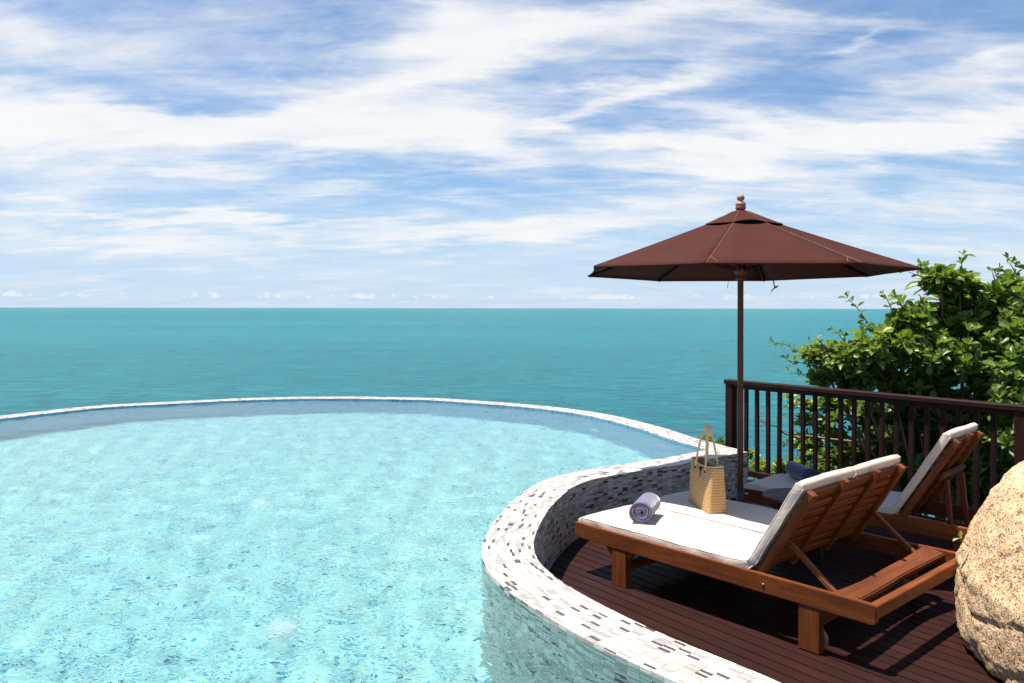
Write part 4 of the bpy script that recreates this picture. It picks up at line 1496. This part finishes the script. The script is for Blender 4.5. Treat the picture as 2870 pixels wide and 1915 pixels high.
# ------------------------------------------------------------------ shrubs
def leaf_verts(w=0.46, curl=0.16, fold=0.10):
    """obovate leaf of unit length along +X, normal +Z"""
    st = [(0.0, .03), (.18, .16), (.42, .34), (.66, .46), (.85, .36), (1.0, .04)]
    V = []; Fc = []
    for x, h in st:
        z = -curl * x * x
        hh = h * w / .46 * .5
        V += [(x, -hh, z + fold * hh * 1.6), (x, 0, z), (x, hh, z + fold * hh * 1.6)]
    for i in range(len(st) - 1):
        a = i * 3
        Fc += [(a, a + 3, a + 4, a + 1), (a + 1, a + 4, a + 5, a + 2)]
    return np.array(V), np.array(Fc)
LEAVES = [leaf_verts(.50, .10, .5), leaf_verts(.44, .25, .35), leaf_verts(.58, -.05, .6), leaf_verts(.40, .35, .4)]

class Foliage:
    def __init__(self): self.items = []
    def rosette(self, p, axis, size, n, tint, open_=1.0):
        axis = np.array(axis, float); axis /= np.linalg.norm(axis)
        ref = np.array((0, 0, 1.0)) if abs(axis[2]) < .95 else np.array((1.0, 0, 0))
        e1 = np.cross(axis, ref); e1 /= np.linalg.norm(e1); e2 = np.cross(axis, e1)
        ph = rng.uniform(0, 6.28)
        for k in range(n):
            f = k / max(1, n - 1)
            a = ph + k * 2.399
            inc = (0.35 + 0.85 * f + rng.normal(0, .15)) * open_          # inner leaves stand up, outer ones spread
            rad = math.cos(a) * e1 + math.sin(a) * e2
            x = math.cos(inc) * axis + math.sin(inc) * rad
            x /= np.linalg.norm(x)
            z = math.cos(inc) * -rad + math.sin(inc) * axis
            z = z - x * (z @ x); z /= np.linalg.norm(z)
            z = z + rng.normal(0, .22, 3); z = z - x * (z @ x); z /= np.linalg.norm(z)
            y = np.cross(z, x)
            s = size * (0.55 + 0.45 * f) * rng.uniform(.8, 1.15)
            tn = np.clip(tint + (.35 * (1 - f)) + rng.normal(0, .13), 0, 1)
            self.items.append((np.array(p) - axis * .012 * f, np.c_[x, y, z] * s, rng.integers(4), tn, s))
    def build(self, name, parent, idx):
        vs = []; fs = []; ti = []; off = 0
        for i in idx:
            p, m, k, tn, s = self.items[i]
            V, Fc = LEAVES[k]
            vs.append(V @ m.T + p); fs.append(Fc + off); ti.append(np.full(len(V), tn)); off += len(V)
        if not vs: return None
        me = bpy.data.meshes.new(name)
        me.from_pydata(np.concatenate(vs).tolist(), [], np.concatenate(fs).tolist())
        at = me.attributes.new('tint', 'FLOAT', 'POINT')
        at.data.foreach_set('value', np.concatenate(ti).astype(np.float32))
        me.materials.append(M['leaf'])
        me.polygons.foreach_set('use_smooth', np.ones(len(me.polygons), bool))
        o = bpy.data.objects.new(name, me)
        link(o, parent)
        return o

leaf_me = {}
def single_leaf(fol, i, parent):
    p, m, k, tn, s = fol.items[i]
    tb = round(float(tn) * 4) / 4
    key = (int(k), tb)
    if key not in leaf_me:
        V, Fc = LEAVES[k]
        me = bpy.data.meshes.new('leaf')
        me.from_pydata(V.tolist(), [], Fc.tolist())
        at = me.attributes.new('tint', 'FLOAT', 'POINT')
        at.data.foreach_set('value', np.full(len(V), tb, np.float32))
        me.materials.append(M['leaf'])
        me.polygons.foreach_set('use_smooth', np.ones(len(me.polygons), bool))
        leaf_me[key] = me
    o = bpy.data.objects.new('leaf', leaf_me[key])
    link(o, parent)
    mm = Matrix([[m[r][c] for c in range(3)] for r in range(3)]).to_4x4()
    o.matrix_basis = Matrix.Translation(Vector(p)) @ mm

def shrub(name, label, base, clusters, leaf, n_own=0, tint0=.35, bark='bark', trunk_r=.05, extra_sprays=(), bare=()):
    root = empty(name, base)
    base = np.array(base, float)
    fol = Foliage()
    tb = bmesh.new()
    # trunk up to a fork
    ctrs = []
    for c in clusters:
        w = pxd(c[0], c[1], c[2]); ctrs.append(np.array(w))
    mean = np.mean(ctrs, 0)
    fork = base + (mean - base) * np.array((.35, .35, .45))
    tube_bm([Vector(q - base) for q in (base + np.array((0, 0, -.15)), base + (fork - base) * .5 + rng.normal(0, .05, 3), fork)], [trunk_r * 1.25, trunk_r, trunk_r * .8], 8, tb)
    for c, w in zip(clusters, ctrs):
        rr = c[3] * c[2] / F
        n = int(c[4] * 1.75)
        sz = leaf * (c[5] if len(c) > 5 else 1.0)
        tt = tint0 + (c[6] if len(c) > 6 else 0.0)
        mid = fork + (w - fork) * .5 + np.array((0, 0, -.08)) + rng.normal(0, .06, 3)
        limb = [fork, mid, w]
        tube_bm([Vector(q - base) for q in limb], [trunk_r * .34, trunk_r * .22, trunk_r * .13], 6, tb)
        for k in range(n):
            d = rng.normal(0, 1, 3); d /= np.linalg.norm(d)
            if d[2] < -.3: d[2] *= -.5
            d /= np.linalg.norm(d)
            rad = rr * (rng.uniform(.35, 1.05) ** .6 if rng.random() < .8 else rng.uniform(1.0, 1.45))
            tip = w + d * rad * np.array((1.0, .8, .82))
            axis = d * .7 + np.array((0, 0, .75)) + rng.normal(0, .25, 3)
            s0 = w + (tip - w) * rng.uniform(.1, .35)
            bend = (s0 + tip) / 2 + np.array((0, 0, -.03)) + rng.normal(0, .015, 3)
            if rng.random() < .6 or rad > rr:
                tube_bm([Vector(q - base) for q in (s0, bend, tip)], [trunk_r * .11 + .002, .0035, .0025], 4, tb, cap=False)
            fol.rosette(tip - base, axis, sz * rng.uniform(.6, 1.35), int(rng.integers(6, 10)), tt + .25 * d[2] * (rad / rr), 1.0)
            if rng.random() < .7:      # a second whorl lower on the twig
                q = tip + (s0 - tip) * .35
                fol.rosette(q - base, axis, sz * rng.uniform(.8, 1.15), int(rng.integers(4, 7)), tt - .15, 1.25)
    # sprays that stick out past the crown: pixel path at a distance
    for (pts, Y, sc) in extra_sprays:
        W3 = [np.array(pxd(x, y, Y)) for x, y in pts]
        tube_bm([Vector(q - base) for q in W3], [.010 * sc] + [.006 * sc] * (len(W3) - 2) + [.0028], 5, tb, cap=False)
        for a, b_ in zip(W3, W3[1:]):
            m_ = max(2, int(np.linalg.norm(b_ - a) / (.085 * sc)))
            for k in range(m_):
                q = a + (b_ - a) * (k + 1) / m_
                side = rng.normal(0, .6, 3) + np.array((0, 0, .5)) + (b_ - a) / np.linalg.norm(b_ - a) * .6
                fol.rosette(q - base + side * .02, side, leaf * sc * rng.uniform(.5, .85), int(rng.integers(3, 6)), tint0 + .28, 1.0)
    for (pts, Y, r_) in bare:
        W3 = [Vector(np.array(pxd(x, y, Y)) - base) for x, y in pts]
        tube_bm(W3, [r_ * (1 - .75 * i / (len(W3) - 1)) for i in range(len(W3))], 6, tb)
    bmesh.ops.recalc_face_normals(tb, faces=tb.faces)
    mesh_obj('trunk', tb, M[bark], root, smooth=True)
    # largest leaves in view become pieces of their own
    its = fol.items
    if n_own:
        sc_ = []
        for i, (p, m, k, tn, s) in enumerate(its):
            w = p + base
            sx_ = CX + w[0] / w[1] * F; sy_ = CY + (H - w[2]) / w[1] * F
            sc_.append(s / w[1] if (sx_ < 2860 and sy_ > 0 and sy_ < 1350) else 0)
        order = np.argsort(-np.array(sc_))
        own = set(int(i) for i in order[:n_own])
        for i in own: single_leaf(fol, i, root)
    else:
        own = set()
    cr = fol.build('crown', root, [i for i in range(len(its)) if i not in own])
    tag(cr, kind='stuff')
    tag(root, label, 'shrub')
    return root

hz = lambda x, y: hill_z(x, y)
# the big shrub filling the right side beyond the railing (photo x, y, distance, radius px, twigs, leaf scale, tint)
big = [
    (2875, 905, 8.6, 105, 44), (2760, 880, 8.7, 75, 32), (2690, 822, 8.5, 50, 20, 1.1, .1), (2640, 795, 8.4, 32, 11, 1.1, .15),
    (2830, 822, 8.8, 46, 18, 1.0, .1), (2790, 960, 8.6, 120, 50), (2660, 930, 8.6, 85, 34), (2560, 905, 8.3, 55, 18, 1.1, .1),
    (2880, 1010, 8.2, 130, 50), (2700, 1060, 8.3, 120, 50), (2580, 1010, 8.2, 95, 42, .9, .05), (2480, 1000, 8.2, 80, 36, .85, .15),
    (2390, 1020, 8.3, 70, 30, .8, .2), (2300, 1010, 8.4, 48, 16, .75, .3), (2430, 1080, 8.4, 75, 30), (2560, 1110, 8.4, 90, 36),
    (2850, 1130, 7.9, 95, 34, .95, .1), (2330, 1075, 8.5, 45, 14, .8, .2), (2640, 1190, 8.6, 110, 36), (2500, 1190, 8.8, 85, 26),
    (2760, 1220, 8.3, 110, 36, 1.0, .05), (2870, 1250, 7.9, 100, 34, 1.0, .1), (2390, 1180, 9.0, 75, 20, .9, .05), (2700, 1330, 8.4, 90, 26, 1.0, .05),
    (2570, 1300, 8.8, 95, 26), (2440, 1290, 9.0, 80, 22, .9, .1), (2800, 1340, 8.2, 90, 24), (2330, 1150, 9.1, 40, 10, .8, .2),
    (2320, 1250, 9.1, 60, 14, .8, .2),
    (2620, 1260, 9.4, 130, 34, 1.1, -.05), (2760, 1290, 9.2, 130, 36, 1.1, -.05), (2860, 1340, 8.8, 110, 28, 1.1), (2680, 1400, 9.0, 110, 26), (2800, 1430, 8.6, 100, 24), (2560, 1380, 9.2, 110, 24),
    (2480, 1270, 9.5, 100, 26, 1.0, -.05), (2720, 1160, 8.8, 90, 26), (2420, 1360, 9.2, 90, 20), (2600, 1150, 8.7, 80, 24), (2880, 1200, 8.3, 80, 22, 1.0, .1),
]
sprays = [
    ([(2500, 985), (2440, 915), (2405, 866), (2378, 838)], 8.3, .8), ([(2520, 930), (2500, 870), (2480, 826)], 8.3, .9), ([(2560, 900), (2530, 860), (2518, 840)], 8.3, 1.3),
    ([(2620, 800), (2580, 775), (2545, 762)], 8.4, .8), ([(2700, 790), (2696, 750), (2694, 728)], 8.5, 1.0), ([(2650, 790), (2610, 760), (2592, 742)], 8.4, .9),
    ([(2860, 800), (2838, 750), (2822, 726)], 8.7, .9), ([(2300, 1000), (2240, 985), (2200, 965), (2176, 962)], 8.4, .7), ([(2320, 980), (2290, 950), (2262, 965)], 8.3, .7),
    ([(2400, 1000), (2360, 950), (2344, 928)], 8.3, .85), ([(2300, 1040), (2250, 1050), (2215, 1045)], 8.4, .7), ([(2480, 960), (2450, 930), (2430, 925)], 8.3, .9),
    ([(2330, 1040), (2260, 1020), (2205, 1010)], 8.4, .7), ([(2600, 900), (2590, 862), (2580, 845)], 8.4, .9), ([(2790, 790), (2780, 760), (2800, 750)], 8.6, .9),
]
bxy = pxd(2720, 1000, 9.4)
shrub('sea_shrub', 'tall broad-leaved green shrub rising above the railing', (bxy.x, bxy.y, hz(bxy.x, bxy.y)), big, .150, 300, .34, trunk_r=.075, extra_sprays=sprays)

# lower shrubs seen between the balusters
lowc = [(2240, 1140, 9.2, 30, 8, .8, .3), (2270, 1190, 9.2, 40, 12, .8, .2), (2290, 1290, 9.0, 50, 14, .8, .15), (2230, 1240, 9.3, 26, 7, .7, .25), (2330, 1320, 8.9, 60, 16, .9, .1)]
b_ = pxd(2300, 1300, 9.5)
shrub('slope_shrub', 'thin pale-stemmed shrub on the slope seen between the balusters', (b_.x, b_.y, hz(b_.x, b_.y)), lowc, .11, 0, .42, trunk_r=.03,
      extra_sprays=[([(2400, 1235), (2330, 1240), (2240, 1222), (2195, 1208), (2130, 1175)], 9.2, .35), ([(2300, 1200), (2240, 1175), (2190, 1168)], 9.2, .7)],
      bare=[([(2560, 1215), (2480, 1232), (2400, 1240), (2330, 1232), (2260, 1222), (2238, 1228), (2198, 1215), (2180, 1195), (2150, 1190), (2112, 1168)], 8.75, .022), ([(2560, 1215), (2620, 1210), (2700, 1250)], 8.75, .020)])
low2 = [(2110, 1330, 9.0, 42, 16, .75, .25), (2160, 1330, 8.9, 45, 16, .75, .2), (2105, 1280, 9.1, 24, 8, .7, .3), (2210, 1320, 8.9, 40, 14, .8, .2), (2130, 1400, 8.8, 60, 16, .8, .1), (2250, 1350, 8.8, 50, 14, .8, .1)]
b_ = pxd(2150, 1420, 9.1)
shrub('low_shrub', 'low bright green shrub at the foot of the railing behind the parasol pole', (b_.x, b_.y, hz(b_.x, b_.y)), low2, .10, 0, .5, trunk_r=.025)
low3 = [(1985, 1232, 9.1, 16, 6, .6, .3), (2022, 1245, 9.1, 12, 4, .6, .3), (1990, 1262, 9.1, 30, 8, .7, .1), (2030, 1290, 9.1, 40, 8, .7, .1)]
b_ = pxd(2010, 1330, 9.2)
shrub('low_shrub', 'small green shrub tips showing just above the corner of the pool edge', (b_.x, b_.y, hz(b_.x, b_.y)), low3, .10, 0, .5, trunk_r=.02)

# sprig growing on the boulder's shoulder
sp = pxd(2690, 1500, 4.28)
sprig = empty('sprig', (sp.x, sp.y, sp.z - .03))
tag(sprig, 'tiny yellow-green seedling sprouting beside the boulder', 'plant')
mesh_obj('stem', tube_bm([(.045, .0, -.03), (.02, 0, -.005), (0, 0, .02)], [.003, .002, .0015], 5), M['leaf_stem'] if 'leaf_stem' in M else M['bark'], sprig)
fo = Foliage()
fo.rosette((0, 0, .02), (-.4, -.5, .7), .042, 4, .75, 1.1)
for i in range(4): single_leaf(fo, i, sprig)
